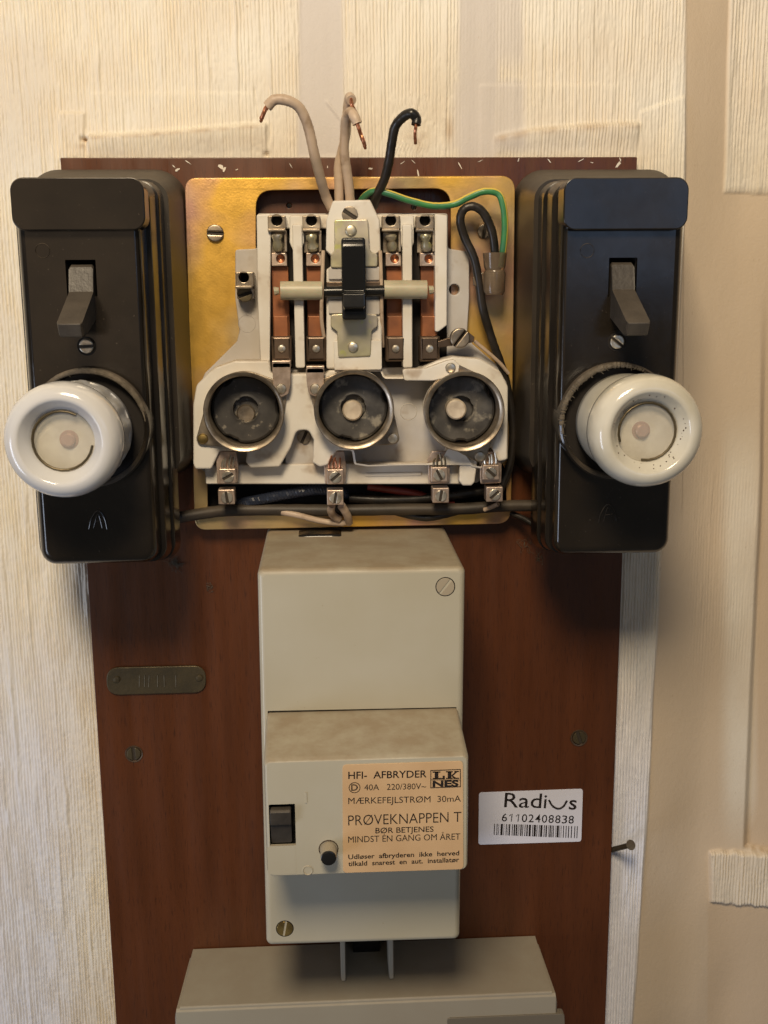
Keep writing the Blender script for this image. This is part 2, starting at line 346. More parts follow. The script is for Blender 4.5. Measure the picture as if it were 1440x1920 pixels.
# ---------------------------------------------------------------- the wall: one relief sheet of ribbed, overpainted wallpaper
def build_wall():
    xs = np.concatenate([np.arange(-700, -235, 8.0), np.arange(-235, 262, 0.34), np.arange(262, 760, 8.0)])
    zs = np.concatenate([np.arange(-800, -400, 8.0), np.arange(-395, 165, 0.7), np.arange(180, 640, 8.0)])
    X, Z = np.meshgrid(xs, zs); H0 = -5.0
    dx = X; dy = D-H0; vec = dx[..., None]*EX+dy*EN-Z[..., None]*ED
    px = 720+F*vec[..., 0]/vec[..., 2]; py = 960+F*vec[..., 1]/vec[..., 2]
    rng = np.random.RandomState(7); tab = rng.rand(512, 512)
    def vn(u, v, s=0):
        iu = np.floor(u).astype(int); iv = np.floor(v).astype(int); fu = u-iu; fv = v-iv
        fu = fu*fu*(3-2*fu); fv = fv*fv*(3-2*fv); q = lambda a, b: tab[(a+s*37) % 512, (b+s*91) % 512]
        return (q(iu, iv)*(1-fu)+q(iu+1, iv)*fu)*(1-fv)+(q(iu, iv+1)*(1-fu)+q(iu+1, iv+1)*fu)*fv
    def sst(x, a, b): t = np.clip((x-a)/(b-a), 0, 1); return t*t*(3-2*t)
    def band(x, a, b, s=4.0): return sst(x, a-s, a+s)*(1-sst(x, b-s, b+s))
    wob = (vn(X/9, Z/30, 1)-0.5)*10
    # smooth (unribbed) regions
    smooth = np.zeros_like(X)
    topz = 1-sst(py, 285, 310)
    smooth = np.maximum(smooth, band(px+wob, 562, 640, 6)*topz)
    smooth = np.maximum(smooth, band(px+wob*2, 858, 935, 8)*topz*0.95)
    smooth = np.maximum(smooth, band(px+wob*2, 858, 985, 8)*band(py, -100, 120, 30)*0.75)
    smooth = np.maximum(smooth, band(px+wob*2, 850, 985, 12)*band(py, 150, 280, 12)*0.8)
    smooth = np.maximum(smooth, band(px+wob, 1284, 1378, 6)*(1-sst(py, 320, 360)))
    edge = np.interp(py, [-200, 300, 700, 1040, 1500, 1920, 2400], [1284, 1286, 1268, 1240, 1214, 1186, 1150])
    right = sst(px+wob*0.4, edge-4, edge+5)
    redge = np.interp(py, [-200, 0, 360, 361, 900, 1600, 2400], [1372, 1372, 1368, 1700, 1700, 1700, 1700])
    keep = sst(px+wob, redge-3, redge+4)*(1-sst(py, 345, 372))
    patch = band(px, 1340, 1700, 3)*band(py+vn(X/3, Z/3, 9)*6, 1612, 1708, 3)
    faint = band(px, 1310, 1434, 25)*band(py, 860, 1250, 90)*0.30
    smooth = np.maximum(smooth, right*(1-keep)*(1-patch)*(1-faint))
    lf = band(px, -200, 90, 20)*band(py, 40, 330, 40)*0.25
    smooth = np.maximum(smooth, lf)
    # ribs: irregular, wandering, broken
    ph = (vn(X/18, Z/60, 2)-0.5)*5+(vn(X/4, Z/7, 3)-0.5)*1.2
    tilt = band(px, 735, 800, 6)*band(py, 185, 280, 8)
    Xr = X+tilt*Z*0.38
    per = np.where(px < 420, 1.12, 1.42)
    sl_ = 1-sst(px, 380, 440); rib = np.sin(2*np.pi*Xr/1.42+ph)*(1-sl_)+1.5*np.sin(2*np.pi*Xr/1.36+ph)*sl_; rib = np.sign(rib)*np.abs(rib)**0.8
    amp = 0.26*(0.10+1.9*vn(X/6, Z/18, 4)*vn(X/2.5, Z/9, 45)**0.5)
    broken = (vn(X/0.85, Z/1.5, 5)-0.5)*0.24+(vn(X/0.55, Z/9, 41)-0.5)*0.30
    lump = (vn(X/2.6, Z/14, 6)-0.5)*0.6*sst(vn(X/9, Z/26, 12), 0.40, 0.65)+(vn(X/5, Z/90, 43)-0.5)*0.4
    vein = np.clip(vn(X/1.7+(vn(X/6, Z/9, 44)-0.5)*0.5, Z/45, 13)-0.72, 0, 1)*2.4
    strip = band(px, 1120, 1250, 10)*sst(py, 900, 1060)
    amp = amp*(1+strip*0.9); lump = lump*(1+strip)
    h = (rib*amp+broken+lump+vein)*(1-smooth)*np.clip((262-np.abs(X))/20, 0, 1)*(1+0.15*(1-sst(px, 380, 440)))
    h += (vn(X/1.3, Z/2.0, 7)-0.5)*0.05+(vn(X/12, Z/25, 8)-0.5)*0.5
    # old paper edges, folds and fillets above the board
    h -= 0.30*band(px+wob*0.8, 562, 640, 8)*topz
    h -= 0.22*band(px+wob*1.4, 860, 985, 12)*topz
    h += (vn(X/4, Z/90, 31)-0.5)*0.5*smooth*(1-right)
    h += 0.35*band(py, 172+2, 300, 1.2)*band(px, 170, 472, 1.5)
    h += 0.30*band(py, 160, 300, 1.2)*band(px, 900, 1160, 2)
    fold1 = np.interp(px, [150, 215, 330, 500], [258, 258, 250, 236]); t = py-fold1
    h += 2.6*np.exp(-(np.clip(-t, 0, 99)/5.0)**2)*np.exp(-(np.clip(t, 0, 99)/34.0)**2)*band(px, 165, 500, 5)
    fold2 = np.interp(px, [930, 1000, 1100, 1200], [262, 248, 240, 236]); t = py-fold2
    h += 2.2*np.exp(-(np.clip(-t, 0, 99)/6.0)**2)*np.exp(-(np.clip(t, 0, 99)/30.0)**2)*band(px, 930, 1198, 6)
    h += 0.9*band(px, 1200, 1284, 1.6)*band(py+(px-1200)*0.35, 210, 2500, 2)*(1-sst(py, 900, 1000))
    h += 1.2*band(px, 112, 158, 2)*band(py, 212, 300, 2)
    h -= 3.0*np.exp(-((px-158)/6)**2-((py-262)/4)**2)
    h -= 3.0*np.exp(-((px-500)/5)**2-((py-290)/5)**2)
    h -= 0.9*np.exp(-((px-481-(py-190)*0.1)/1.6)**2)*band(py, 165, 222, 2)
    crack = np.interp(py, [190, 205, 225, 300], [612, 624, 640, 640]); h += 0.7*np.exp(-((px-crack)/2.2)**2)*band(py, 190, 240, 3)
    # on the right the wall turns away behind a rounded vertical arris
    Xe = X-np.interp(Z, [-500, 200], [141, 151])
    rec = np.clip(Xe, 0, 200); h -= right*7.0*sst(rec, -6, 34); h += right*5.0*sst(rec, 34, 95)
    e2 = np.interp(py, [300, 880, 1600, 1640, 2000], [1440, 1434, 1402, 1700, 1700]); h -= 5*sst(px, e2-2, e2+14)*0.7*right*sst(py, 500, 900)
    h += keep*1.0+patch*2.4
    h += right*(vn(X/18, Z/50, 14)-0.5)*2.0
    hh = H0+h
    nz_, nx_ = X.shape
    v = np.stack([X*MM, -hh*MM, Z*MM], -1).reshape(-1, 3).astype(np.float32)
    idx = np.arange(nz_*nx_).reshape(nz_, nx_)
    f = np.stack([idx[:-1, :-1], idx[:-1, 1:], idx[1:, 1:], idx[1:, :-1]], -1).reshape(-1, 4).astype(np.int32)
    me = bpy.data.meshes.new('wall'); me.vertices.add(len(v)); me.vertices.foreach_set('co', v.ravel())
    me.loops.add(f.size); me.loops.foreach_set('vertex_index', f.ravel()); me.polygons.add(len(f))
    me.polygons.foreach_set('loop_start', np.arange(0, f.size, 4, dtype=np.int32)); me.update(calc_edges=True); me.validate()
    me.shade_smooth(); me.materials.append(M['wall'])
    stain = 0.55*np.exp(-((px-240)/10)**2-((py-500)/0.01)**2)
    stain = np.maximum(stain, 0.55*np.exp(-(np.abs(py-fold1-1)/4)**2)*band(px, 165, 500, 10)*vn(X/4, Z/4, 20))
    stain = np.maximum(stain, 0.5*np.exp(-(np.abs(py-fold2)/7)**2)*band(px, 930, 1198, 10)*vn(X/3, Z/3, 21))
    stain = np.maximum(stain, 0.6*np.exp(-((px-150)/14)**2-((py-275)/8)**2)*vn(X/2, Z/2, 22))
    stain = np.maximum(stain, 1.0*np.exp(-((px-158)/5)**2-((py-262)/3)**2))
    stain = np.maximum(stain, 0.5*np.exp(-((px-842)/8)**2-((py-245)/22)**2))
    stain = np.maximum(stain, 0.45*np.exp(-((px-780)/22)**2-((py-268)/22)**2)*vn(X/2, Z/2, 23))
    stain = np.maximum(stain, 0.9*(vn(X/0.8, Z/0.8, 24) > 0.985)*vn(X/6, Z/6, 25)*0.6)
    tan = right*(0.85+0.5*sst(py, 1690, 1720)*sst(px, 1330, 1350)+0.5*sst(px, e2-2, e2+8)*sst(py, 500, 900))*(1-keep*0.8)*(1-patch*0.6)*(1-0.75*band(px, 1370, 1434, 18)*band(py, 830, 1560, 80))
    lil = smooth*(1-right)
    blue = band(px, -400, 130, 60)*sst(py, 1000, 1500)*0.8+band(px, 1100, 1240, 10)*sst(py, 1100, 1500)*0.9  # cool daylight on the lower wall, painted into its colour
    for nm, a in (('smoothness', lil), ('tan', tan), ('stain', stain), ('daylight_tint', blue*(1-right))):
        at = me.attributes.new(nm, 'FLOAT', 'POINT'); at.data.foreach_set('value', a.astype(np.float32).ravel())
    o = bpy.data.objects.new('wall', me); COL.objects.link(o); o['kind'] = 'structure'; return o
build_wall()

# ---------------------------------------------------------------- the board
bx0, bx1 = P(113, 298)[0], P(1195, 292)[0]
bz1 = P(650, 295)[1]; bz0 = -420
bt = thing('wooden_board', 'tall reddish brown wooden board that carries all the boxes', 'board', ((bx0+bx1)/2, bz0))
prb = obj('panel', extr([rrect(bx0, bx1, bz0, bz1, 0.5, 3)]+[circ(*P(a, b), 1.1, 12) for a, b in ((542, 385), (776, 388))], -9, 0, 0.35), 'wood', bt)
obj('hole_lining', extr([rrect(bx0+3, bx1-3, bz0+3, bz1-3, 0.5, 3)], -9.6, -9.2, 0), 'dark', bt)
for a, b, dg in ((251, 1413, 93), (1086, 1383, 108)):
    X, Z = P(a, b, 0.4)
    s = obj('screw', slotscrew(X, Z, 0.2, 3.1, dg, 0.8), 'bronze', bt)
    obj('washer', ringlathe(X, Z-0.3, [(3.1, 0.05), (4.1, 0.05), (3.9, 0.45), (3.3, 0.3)], 32), 'brown_clip', s)

# paint flecks along the board's top edge
def fleck(px, py, L, ang, w):
    X, Z = P(px, py); n = 9; pts = []
    for i in range(n):
        t = 2*math.pi*i/n; k = random.uniform(0.45, 1.15); x, z = L*k*math.cos(t), w*k*math.sin(t); a = math.radians(ang)
        pts.append((X+x*math.cos(a)-z*math.sin(a), Z+x*math.sin(a)+z*math.cos(a)))
    o = obj('paint_fleck', extr([pts], 0.02, 0.22, 0), 'flake', label='tiny white paint fleck on the bare top edge strip of the brown board', cat='paint fleck', group='white paint flecks along the top of the board'); return o
for a in ((415, 312, 1.9, -40, 0.9), (420, 318, 1.7, 60, 0.5), (333, 318, 1.1, 30, 0.6), (326, 312, 0.9, -50, 0.25), (352, 304, 1.6, -35, 0.2), (444, 318, 0.8, 20, 0.25), (545, 310, 1.3, -60, 0.2),
          (614, 313, 0.6, 80, 0.3), (696, 316, 1.1, 0, 0.4), (784, 325, 1.9, 95, 0.35), (862, 310, 2.2, -55, 0.3), (755, 305, 1.6, 35, 0.2), (775, 303, 1.2, -40, 0.2),
          (1158, 310, 2.0, 50, 0.7), (1163, 300, 1.2, 110, 0.35), (1030, 302, 1.3, -50, 0.2), (1090, 300, 1.5, 30, 0.2), (972, 300, 1.0, 70, 0.2), (900, 302, 1.2, 20, 0.15), (1110, 305, 0.9, -10, 0.2)):
    fleck(*a)
# scratches / fluff on the board
def fluff(px, py, h, size, label, n=60):
    X, Z = P(px, py, h); g = G()
    for i in range(n):
        a = [(X+random.gauss(0, size*0.35), Z+random.gauss(0, size*0.35), h+random.uniform(0, size*0.35))]
        for k in range(3): a.append((a[-1][0]+random.gauss(0, size*0.3), a[-1][1]+random.gauss(0, size*0.3), h+random.uniform(0, size*0.4)))
        g = g+tube(a, random.uniform(0.04, 0.09), 4, 3)
    return obj('dust_fluff', g, 'lint', label=label, cat='dust fluff')
fluff(329, 1056, 0.3, 2.6, 'grey dust fluff on the board under the left black box corner')
fluff(392, 1100, 0.2, 2.4, 'thin grey scrape of lint on the bare board, left of the cream cover', 14)
fluff(1012, 1046, 0.3, 2.4, 'dust fluff on the board under the right black box corner', 16)
fluff(985, 1021, 0.3, 3.2, 'cobweb lint on the board between the gold plate and right box', 12)

# ---------------------------------------------------------------- gold mounting plate
gp = thing('mounting_plate', 'gold coloured metal mounting plate behind the white fuse panel', 'metal plate', P(655, 985))
HP = 9.0
outer = rpoly([(*P(346, 334, HP), 5), (*P(966, 330, HP), 6), (*P(958, 982, HP), 6.5), (*P(366, 994, HP), 5)], 5, 8)
opening = rpoly([(*P(480, 357, HP), 7), (*P(845, 353, HP), 7), (*P(845, 700, HP), 2), (*P(948, 880, HP), 2), (*P(950, 954, HP), 3), (*P(850, 958, HP), 3), (*P(835, 970, HP), 3), (*P(762, 970, HP), 3), (*P(745, 960, HP), 3),
                 (*P(390, 968, HP), 3), (*P(388, 880, HP), 2), (*P(480, 700, HP), 2)], 3, 6)
def off(lp, d):
    n = len(lp); c = []; A = sum(lp[i-1][0]*lp[i][1]-lp[i][0]*lp[i-1][1] for i in range(n)); s = 1 if A > 0 else -1
    for i in range(n):
        t = Vector(lp[(i+1) % n])-Vector(lp[i-1]); t.normalize(); c.append((lp[i][0]+s*t.y*d, lp[i][1]-s*t.x*d))
    return c
g = extr([outer, opening], HP-1.0, HP, 0.3)
g = g+loft([(off(outer, 0.5), 0.1), (off(outer, 0.45), HP-2.6), (off(outer, 0.15), HP-1.1), (off(outer, -0.6), HP-0.35), (off(outer, -1.4), HP+0.02)], False, False)
obj('plate', g, 'gold', gp)
for a, b, r, dg in ((403, 437, 16, -3), (909, 433, 14, 80)):
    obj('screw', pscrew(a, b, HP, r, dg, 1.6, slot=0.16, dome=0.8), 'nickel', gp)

# ---------------------------------------------------------------- white fuse panel with its switch
fp = thing('fuse_unit', 'opened white three-fuse unit with black centre lever', 'fuse unit', P(660, 905))
HA, HB, HC = 14.0, 17.0, 26.0
back = rpoly(pxl([(441, 468), (482, 466), (482, 400), (840, 400), (840, 466), (880, 472), (880, 560), (876, 625), (886, 645), (950, 700), (953, 860), (895, 905), (600, 908), (390, 908), (384, 885), (366, 872), (364, 745), (384, 700), (444, 640), (449, 620), (441, 560)], HA), 1.2, 3)
obj('back_plate', extr([back, circ(*P(852, 543, HA), 2.2, 20)], HP+0.4, HA, 0.5), 'greywhite', fp)
X, Z = P(463, 607, HA); obj('moulded_ring', ringlathe(X, Z, [(3.3, HA-0.1), (3.6, HA-0.1), (3.5, HA+0.15)], 30), 'greywhite', fp)
# ribbed upper block: side walls, partition ribs, dark channel floor
obj('channel_floor', box(484, 404, 838, 690, HA+0.02, HA+0.8, 1, 0.1), 'dark', fp)
for pts in ([(481, 402), (508, 400), (506, 688), (489, 690), (483, 560)], [(815, 400), (839, 403), (838, 610), (822, 622), (816, 622)]):
    obj('side_wall', extr([rpoly(pxl(pts, HC-3), 0.8, 3)], HA, HC-3, 0.5), 'white', fp)
for x0, x1 in ((551, 568), (755, 772)):
    obj('partition', box(x0, 420, x1+1, 690, HA, HC-2, 0.8, 0.5), 'white', fp)
obj('top_bar', box(484, 402, 838, 428, HA, HC-7, 0.8, 0.5), 'white', fp)
for x0, x1 in ((543, 570), (750, 776)):
    obj('rib_head', extr([rpoly(pxl([(x0, 404), (x1, 404), (x1, 455), (x1-8, 475), (x0+8, 475), (x0, 455)], HC-4), 0.8, 3)], HA, HC-4, 0.5), 'white', fp)
# centre housing under the lever
ch = rpoly(pxl([(624, 376, 1), (694, 374, 1), (712, 412), (714, 470), (704, 478), (704, 500), (716, 505), (716, 690), (612, 692), (612, 505), (620, 500), (620, 478), (611, 470), (612, 412)], HC), 1.0, 3)
obj('centre_housing', extr([ch], HA, HC, 0.7), 'white', fp)
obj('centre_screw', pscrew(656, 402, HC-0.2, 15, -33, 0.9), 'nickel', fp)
obj('housing_step', box(626, 638, 716, 694, HC-1, HC+1.5, 0.8, 0.4), 'white', fp)
bk = rpoly(pxl([(627, 412), (690, 411), (693, 468), (698, 473), (708, 476), (708, 500), (684, 500), (684, 588), (708, 590), (708, 612), (697, 620), (695, 668), (634, 671), (632, 622), (620, 612), (620, 590), (644, 588), (644, 502), (620, 502), (620, 478), (627, 470)], HC+2.2), 0.9, 3)
br = obj('bracket', extr([bk], HC+0.6, HC+2.2, 0.35), 'zinc', fp)
obj('rivet', rivet(658, 432, HC+2.1, 11, 1.0), 'zinc', br)
obj('rivet', rivet(662, 651, HC+2.1, 10, 1.3), 'bright', br)
for x0, y0, x1, y1 in ((686, 500, 712, 526), (616, 502, 642, 524), (686, 560, 712, 590), (616, 562, 642, 588)):
    obj('housing_pad', box(x0, y0, x1, y1, HC-0.5, HC+1.2, 0.5, 0.3), 'greywhite', fp)
# lever: black rocker with raised nose
lv = box(641, 445, 686, 600, HC+1, HC+13, 1.2, 0.7)
Xa, Xb, _, _ = R(643, 520, 684, 580, HC+18)
Zf = lambda y, h: P(663, y, h)[1]
lv2 = prism_x([(Zf(452, 42), 38), (Zf(456, 42), 42.0), (Zf(462, 42), 42.3), (Zf(500, 41), 40.6), (Zf(546, 40), 39.3), (Zf(551, 43), 43.2), (Zf(577, 44), 43.6), (Zf(586, 42), 38)], Xa, Xb, 0.6)
obj('lever', lv+lv2, 'black', fp)
obj('shaft', tube(T((608, 547, HC+3), (720, 545, HC+3)), 2.2, 16, 1), 'black', fp)
obj('shaft_cover', box(612, 528, 716, 538, HC-0.5, HC+2.0, 0.3, 0.3), 'brown_clip', fp)
for a, b, y in ((526, 604, 545), (720, 800, 543)):
    rl = obj('nylon_roller', tube(T((a, y, HC+0.5), (a+5, y, HC+0.5), (b-5, y, HC+0.5), (b, y, HC+0.5)), 3.7, 22, 1), 'nylon', fp)
    e = (a-9, y) if a < 600 else (b+7, y)
    obj('roller_pin', tube(T((e[0]-3, y+1, HC), (e[0]+6, y, HC)), 1.7, 8, 1, jit=0.25), 'nylon', rl)
for x, dx in ((606, -1), (713, 1)):
    obj('flexible_strip', tube(T((x, 470, HC), (x+2*dx, 540, HC+1.5), (x+3*dx, 600, HC), (x+5, 650, HC-5)), 0.75, 8, 6), 'cream_wire', fp)

def clamp(cx, i):
    # upper wire clamp: folded metal with a round hole, set screw, tinned block, copper strip, lower clip
    w_ = 17; hT = HC-2
    c = obj('wire_clamp', extr([rrect(*R(cx-w_, 404, cx+w_, 430, hT), 0.5, 3), circ(*P(cx, 413, hT), 2.1, 20)], HA+2, hT, 0.3)
            + box(cx-w_, 429, cx+w_-1, 434, HA+2, hT+0.9, 0.2, 0.2)
            + box(cx-w_+2, 434, cx+w_, 474, HA+1, HC-8, 0.3, 0.2)
            + box(cx+w_-3, 432, cx+w_+2, 472, HA+1, HC-3, 0.2, 0.2), 'nickel', fp)
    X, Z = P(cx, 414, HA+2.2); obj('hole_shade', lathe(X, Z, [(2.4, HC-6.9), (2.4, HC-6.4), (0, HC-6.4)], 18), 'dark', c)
    tp = random.uniform(-3, 3)
    obj('set_screw', tube(T((cx+tp*0.5, 440, HC-3), (cx+1, 452, HC-3.2), (cx+3, 466, HC-5)), lambda t: 2.0+0.5*math.sin(t*9), 10, 3, jit=0.1), 'zinc', c)
    b = obj('block', extr([rrect(*R(cx-10, 474, cx+19, 499, HC-5), 0.3, 3), circ(*P(cx+7, 485, HC-5), 1.7, 18)], HA+1, HC-5, 0.25), 'tin', c)
    X, Z = P(cx+7, 485, HC-7); obj('screw_end', lathe(X, Z, [(1.9, HC-8), (1.6, HC-6.9), (0.6, HC-7.4), (0, HC-7.4)], 16), 'copper', b)
    obj('copper_strip', box(cx-8, 500, cx+23, 636, HA+0.6, HC-8, 0.3, 0.2)+box(cx-7, 592, cx+22, 640, HA+0.6, HC-6, 0.3, 0.5), 'copper_strip', fp)
    cl = obj('lower_clip', extr([rrect(*R(cx-10, 630, cx+28, 678, HC-2), 0.6, 3)], HA+1, HC-2, 1.2), 'brown_clip', fp)
    obj('rivet', rivet(cx+9, 654, HC-2.1, 7.5, 0.9), 'bright', cl)
for i, cx in enumerate((519, 584, 733, 797)): clamp(cx, i)
# tails from the lower clips to the sockets
for pts in ([(510, 680), (545, 680), (545, 720), (541, 738), (527, 745), (514, 738), (512, 720)], [(574, 690), (608, 690), (607, 722), (602, 738), (591, 744), (579, 738), (575, 716)]):
    obj('connector_tail', extr([rpoly(pxl(pts, HC+4), 1.0, 3)], HC+3.1, HC+4, 0.25)+extr([rrect(*R(pts[0][0], pts[0][1]-4, pts[1][0], pts[0][1]+10, HC+4), 0.3, 3)], HC-3, HC+4, 0.3), 'tin', fp)
obj('cross_link', extr([rpoly(pxl([(754, 692), (800, 690), (838, 676), (852, 674), (862, 684), (860, 698), (848, 706), (812, 714), (758, 714)], HC+3), 1.2, 4)], HC-1, HC+3, 0.5), 'white', fp)
obj('cross_link', extr([rpoly(pxl([(820, 640), (878, 622), (890, 632), (888, 642), (850, 648), (822, 652)], HC-2), 0.5, 3)], HC-5, HC-2, 0.3), 'brown_clip', fp)
obj('link_screw', pscrew(863, 634, HC-1.5, 19, 52, 3.2, slot=0.10, dome=0.6), 'nickel', fp)
# lower block carrying the three sockets
C = rpoly(pxl([(362, 760, 2), (368, 722, 4), (400, 690, 5), (440, 676, 3), (506, 676), (508, 700), (612, 700), (616, 694), (716, 692), (722, 706), (756, 706), (820, 676), (850, 668, 4), (900, 672, 5), (938, 695, 6), (953, 725, 4),
               (952, 862), (935, 866), (918, 832), (905, 880), (884, 876), (862, 845), (842, 845), (830, 868), (800, 873), (690, 876), (664, 872), (660, 845), (632, 845), (615, 872), (600, 876), (586, 868), (588, 825), (578, 806, 2.5), (556, 808, 2.5), (545, 840), (524, 876), (470, 878), (460, 866), (464, 846), (412, 846), (396, 880), (366, 880), (362, 870)], HC), 1.3, 3)
SOCK = [(457, 773, 77), (664, 769, 77), (871, 772, 78)]
obj('front_block', extr([C]+[circ(*P(a, b, 35), c_*(D-35)/2043.5*0.93, 48) for a, b, c_ in SOCK], HA-0.5, HC, 0.9, 3), 'white', fp)
obj('recess_floor', box(535, 805, 600, 870, HA, HA+4, 0.4, 0.2), 'greywhite', fp)
obj('recess_screw', pscrew(570, 820, HA+4, 13, 65, 1.0), 'nickel', fp)
obj('lower_skirt', extr([rpoly(pxl([(384, 872), (905, 866), (884, 908), (386, 908)], HA+5), 0.8, 3)], HA, HA+5, 0.6), 'white', fp)
X, Z = P(766, 772, HC)
obj('moulded_ring', ringlathe(X, Z, [(3.2, HC-0.1), (3.5, HC-0.1), (3.35, HC+0.12)], 30), 'white', fp)
obj('lobe', extr([rpoly(pxl([(862, 850), (896, 862), (890, 905), (884, 911), (868, 911), (861, 903)], HC-1), 1.2, 4)], HA, HC-1, 0.8), 'white', fp)
obj('skirt_lip', box(686, 886, 790, 893, HA+4, HA+5.5, 0.4, 0.3), 'white', fp)

def socket(cx, cy, r, rivets, disc, contact, lab):
    hr = 35.0; k = (D-hr)/2043.5; X, Z = P(cx, cy, hr); rr = r*k
    # ears: teardrop plate under the rim
    loops = []
    pts = circ(X, Z, rr*0.98, 60)
    cand = list(pts)
    for (ax, ay) in rivets:
        ex, ez = P(ax, ay, HC+2); cand += circ(ex, ez, 2.6, 24)
    cand = sorted(set((round(a, 4), round(b, 4)) for a, b in cand))
    def half(seq):
        o = []
        for p in seq:
            while len(o) >= 2 and (o[-1][0]-o[-2][0])*(p[1]-o[-2][1])-(o[-1][1]-o[-2][1])*(p[0]-o[-2][0]) <= 0: o.pop()
            o.append(p)
        return o[:-1]
    hull = half(cand)+half(cand[::-1])
    s = obj('fuse_socket', extr([hull, circ(X, Z, rr*0.9, 48)], HC+0.1, HC+1.6, 0.35), 'nickel', fp)
    s['label'] = lab
    th = [(rr*0.90, HC+1), (rr*0.90, 30)]
    prof = [(rr*0.94, HC), (rr*0.955, hr-2), (rr*0.99, hr-1), (rr, hr-0.3), (rr*0.98, hr), (rr*0.93, hr-0.2)]
    hh = hr-0.8
    for q in range(5):
        prof += [(rr*0.885, hh), (rr*0.915, hh-1.2)]; hh -= 2.6
    prof += [(rr*0.89, 20.5), (rr*0.87, 20)]
    obj('threaded_rim', ringlathe(X, Z, prof+[(rr*0.94, 20)], 64), 'nickel', s)
    Xd, Zd = X, Z
    wob = lambda a, h: 1-0.07*(abs(math.sin(a*1.5+cx)) > 0.965)
    obj('insert', lathe(Xd, Zd, [(rr*0.87, 19.9), (rr*0.86, 22.5), (rr*0.80, 23.2), (rr*0.42, 23.2), (rr*0.36, 23.6), (rr*0.33, 23.6), (rr*0.31, 19.5), (0, 19.5)], 64, wob), disc, s)
    obj('contact', lathe(P(contact[0], contact[1], contact[3])[0], P(contact[0], contact[1], contact[3])[1],
        [(contact[2]*0.21, 19), (contact[2]*0.21, contact[3]-0.6), (contact[2]*0.18, contact[3]), (contact[2]*0.07, contact[3]-0.1), (0, contact[3]-0.3)], 32), contact[4], s)
    for ax, ay in rivets: obj('rivet', rivet(ax, ay, HC+(3.9 if 700 < ay < 760 else 2.95 if ay < 700 else 1.5), 10, 1.0), 'brass' if ax == 380 else 'bright', s)
socket(457, 773, 77, [(380, 823), (527, 729)], 'disc_dark', (461, 776, 18.5, 21.0, 'nickel'), 'left fuse socket with a dark recessed contact')
socket(664, 769, 77, [(591, 729), (737, 822)], 'disc_worn', (661, 770, 19.5, 25.5, 'contact'), 'middle fuse socket with a bright flat contact')
socket(871, 772, 78, [(845, 690), (900, 856)], 'disc_worn', (856, 768, 19.5, 29.5, 'contact'), 'right fuse socket with worn insert and tall contact')
# brass spots near the first rivet
# lower wire terminals: two clamps each, one above the other
def lowterm(x, y0, y1, dg0, dg1, x2, fp):
    for (cx, cy, dg, hh) in ((x, y0, dg0, HC+3), (x2, y1, dg1, HC+1)):
        b = obj('wire_terminal', extr([rrect(*R(cx-16, cy-14, cx+15, cy+14, hh), 0.4, 3)], hh-7, hh, 0.35), 'tin', fp)
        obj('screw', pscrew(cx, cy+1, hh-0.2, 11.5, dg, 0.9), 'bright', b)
    obj('terminal_tongue', extr([rpoly(pxl([(x-22, 862), (x-14, 846), (x+16, 846), (x+20, 870), (x+19, 906), (x-20, 908)], HC-2), 0.8, 3)], HC-4, HC-2, 0.35), 'tin', fp)
    g = G()
    for k in range(4):
        a = x-10+k*6+random.uniform(-1, 1)
        g = g+tube(T((a, y0-12, HC+1), (a+random.uniform(-2, 2), y0-24, HC+1), (a+random.uniform(-4, 4), y0-random.uniform(30, 42), HC+0.5)), 0.42, 6, 3)
    return g
for x, x2, y0, y1, d0, d1, mt, lb in ((427, 425, 893, 932, 28, -82, 'bright', 'silver'), (629, 629, 894, 933, 40, 80, 'copper', 'copper'), (824, 827, 890, 929, -62, 80, 'bronze', 'dark'), (921, 928, 886, 927, -42, 42, 'bright', 'right')):
    g = lowterm(x, y0, y1, d0, d1, x2, fp)
    obj('wire_strands', g, mt, fp)
# small left-hand terminal
lt = obj('side_terminal', extr([rrect(*R(442, 510, 475, 538, HC-1), 0.4, 3), circ(*P(457, 520, HC-1), 2.0, 18)], HA, HC-1, 0.3)+box(441, 536, 472, 541, HA, HC-0.4, 0.2, 0.15)+box(444, 541, 476, 560, HA, HC-6, 0.3, 0.2), 'nickel', fp)
obj('screw', pscrew(459, 552, HC-6, 14, 20, 1.6), 'bronze', lt)
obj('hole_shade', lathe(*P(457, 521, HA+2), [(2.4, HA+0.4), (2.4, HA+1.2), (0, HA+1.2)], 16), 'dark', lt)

# ---------------------------------------------------------------- wires: each one a thing
def twist(path, r1, r2, ph, turns=14):
    p = crom([(a[0], a[2], a[1]) for a in path], 30 if len(path) > 4 else 18); out = []
    for i, q in enumerate(p):
        a = ph+2*math.pi*turns*i/len(p); out.append((q.x, q.z+r1*math.cos(a), q.y+r1*math.sin(a)))
    return tube(out, r2, 8, 1)
def wire(name, pts, r, m, label, cat='wire', ends=(), n=14, stripe=None, mats=None, jit=0.0, group=None):
    pts = [pts[0]]+[(a+random.uniform(-1.6, 1.6), b+random.uniform(-1.2, 1.2), c+random.uniform(-0.5, 0.5)) for a, b, c in pts[1:-1]]+[pts[-1]]; jit = jit or 0.035
    t = thing(name, label, cat, (*P(pts[0][0], pts[0][1], pts[0][2]), pts[0][2]), group)
    obj('insulation', tube(T(*pts), r, n, 8, stripe, jit), mats or m, t)
    for e in ends:
        bt_ = G(); L_ = len(e)
        for ph in (0, 1.57, 3.14, 4.71): bt_ = bt_+twist(T(*e), 0.60, 0.58, ph+random.uniform(-.2, .2), 1.7)
        obj('bare_end', bt_, 'copper', t)
    return t
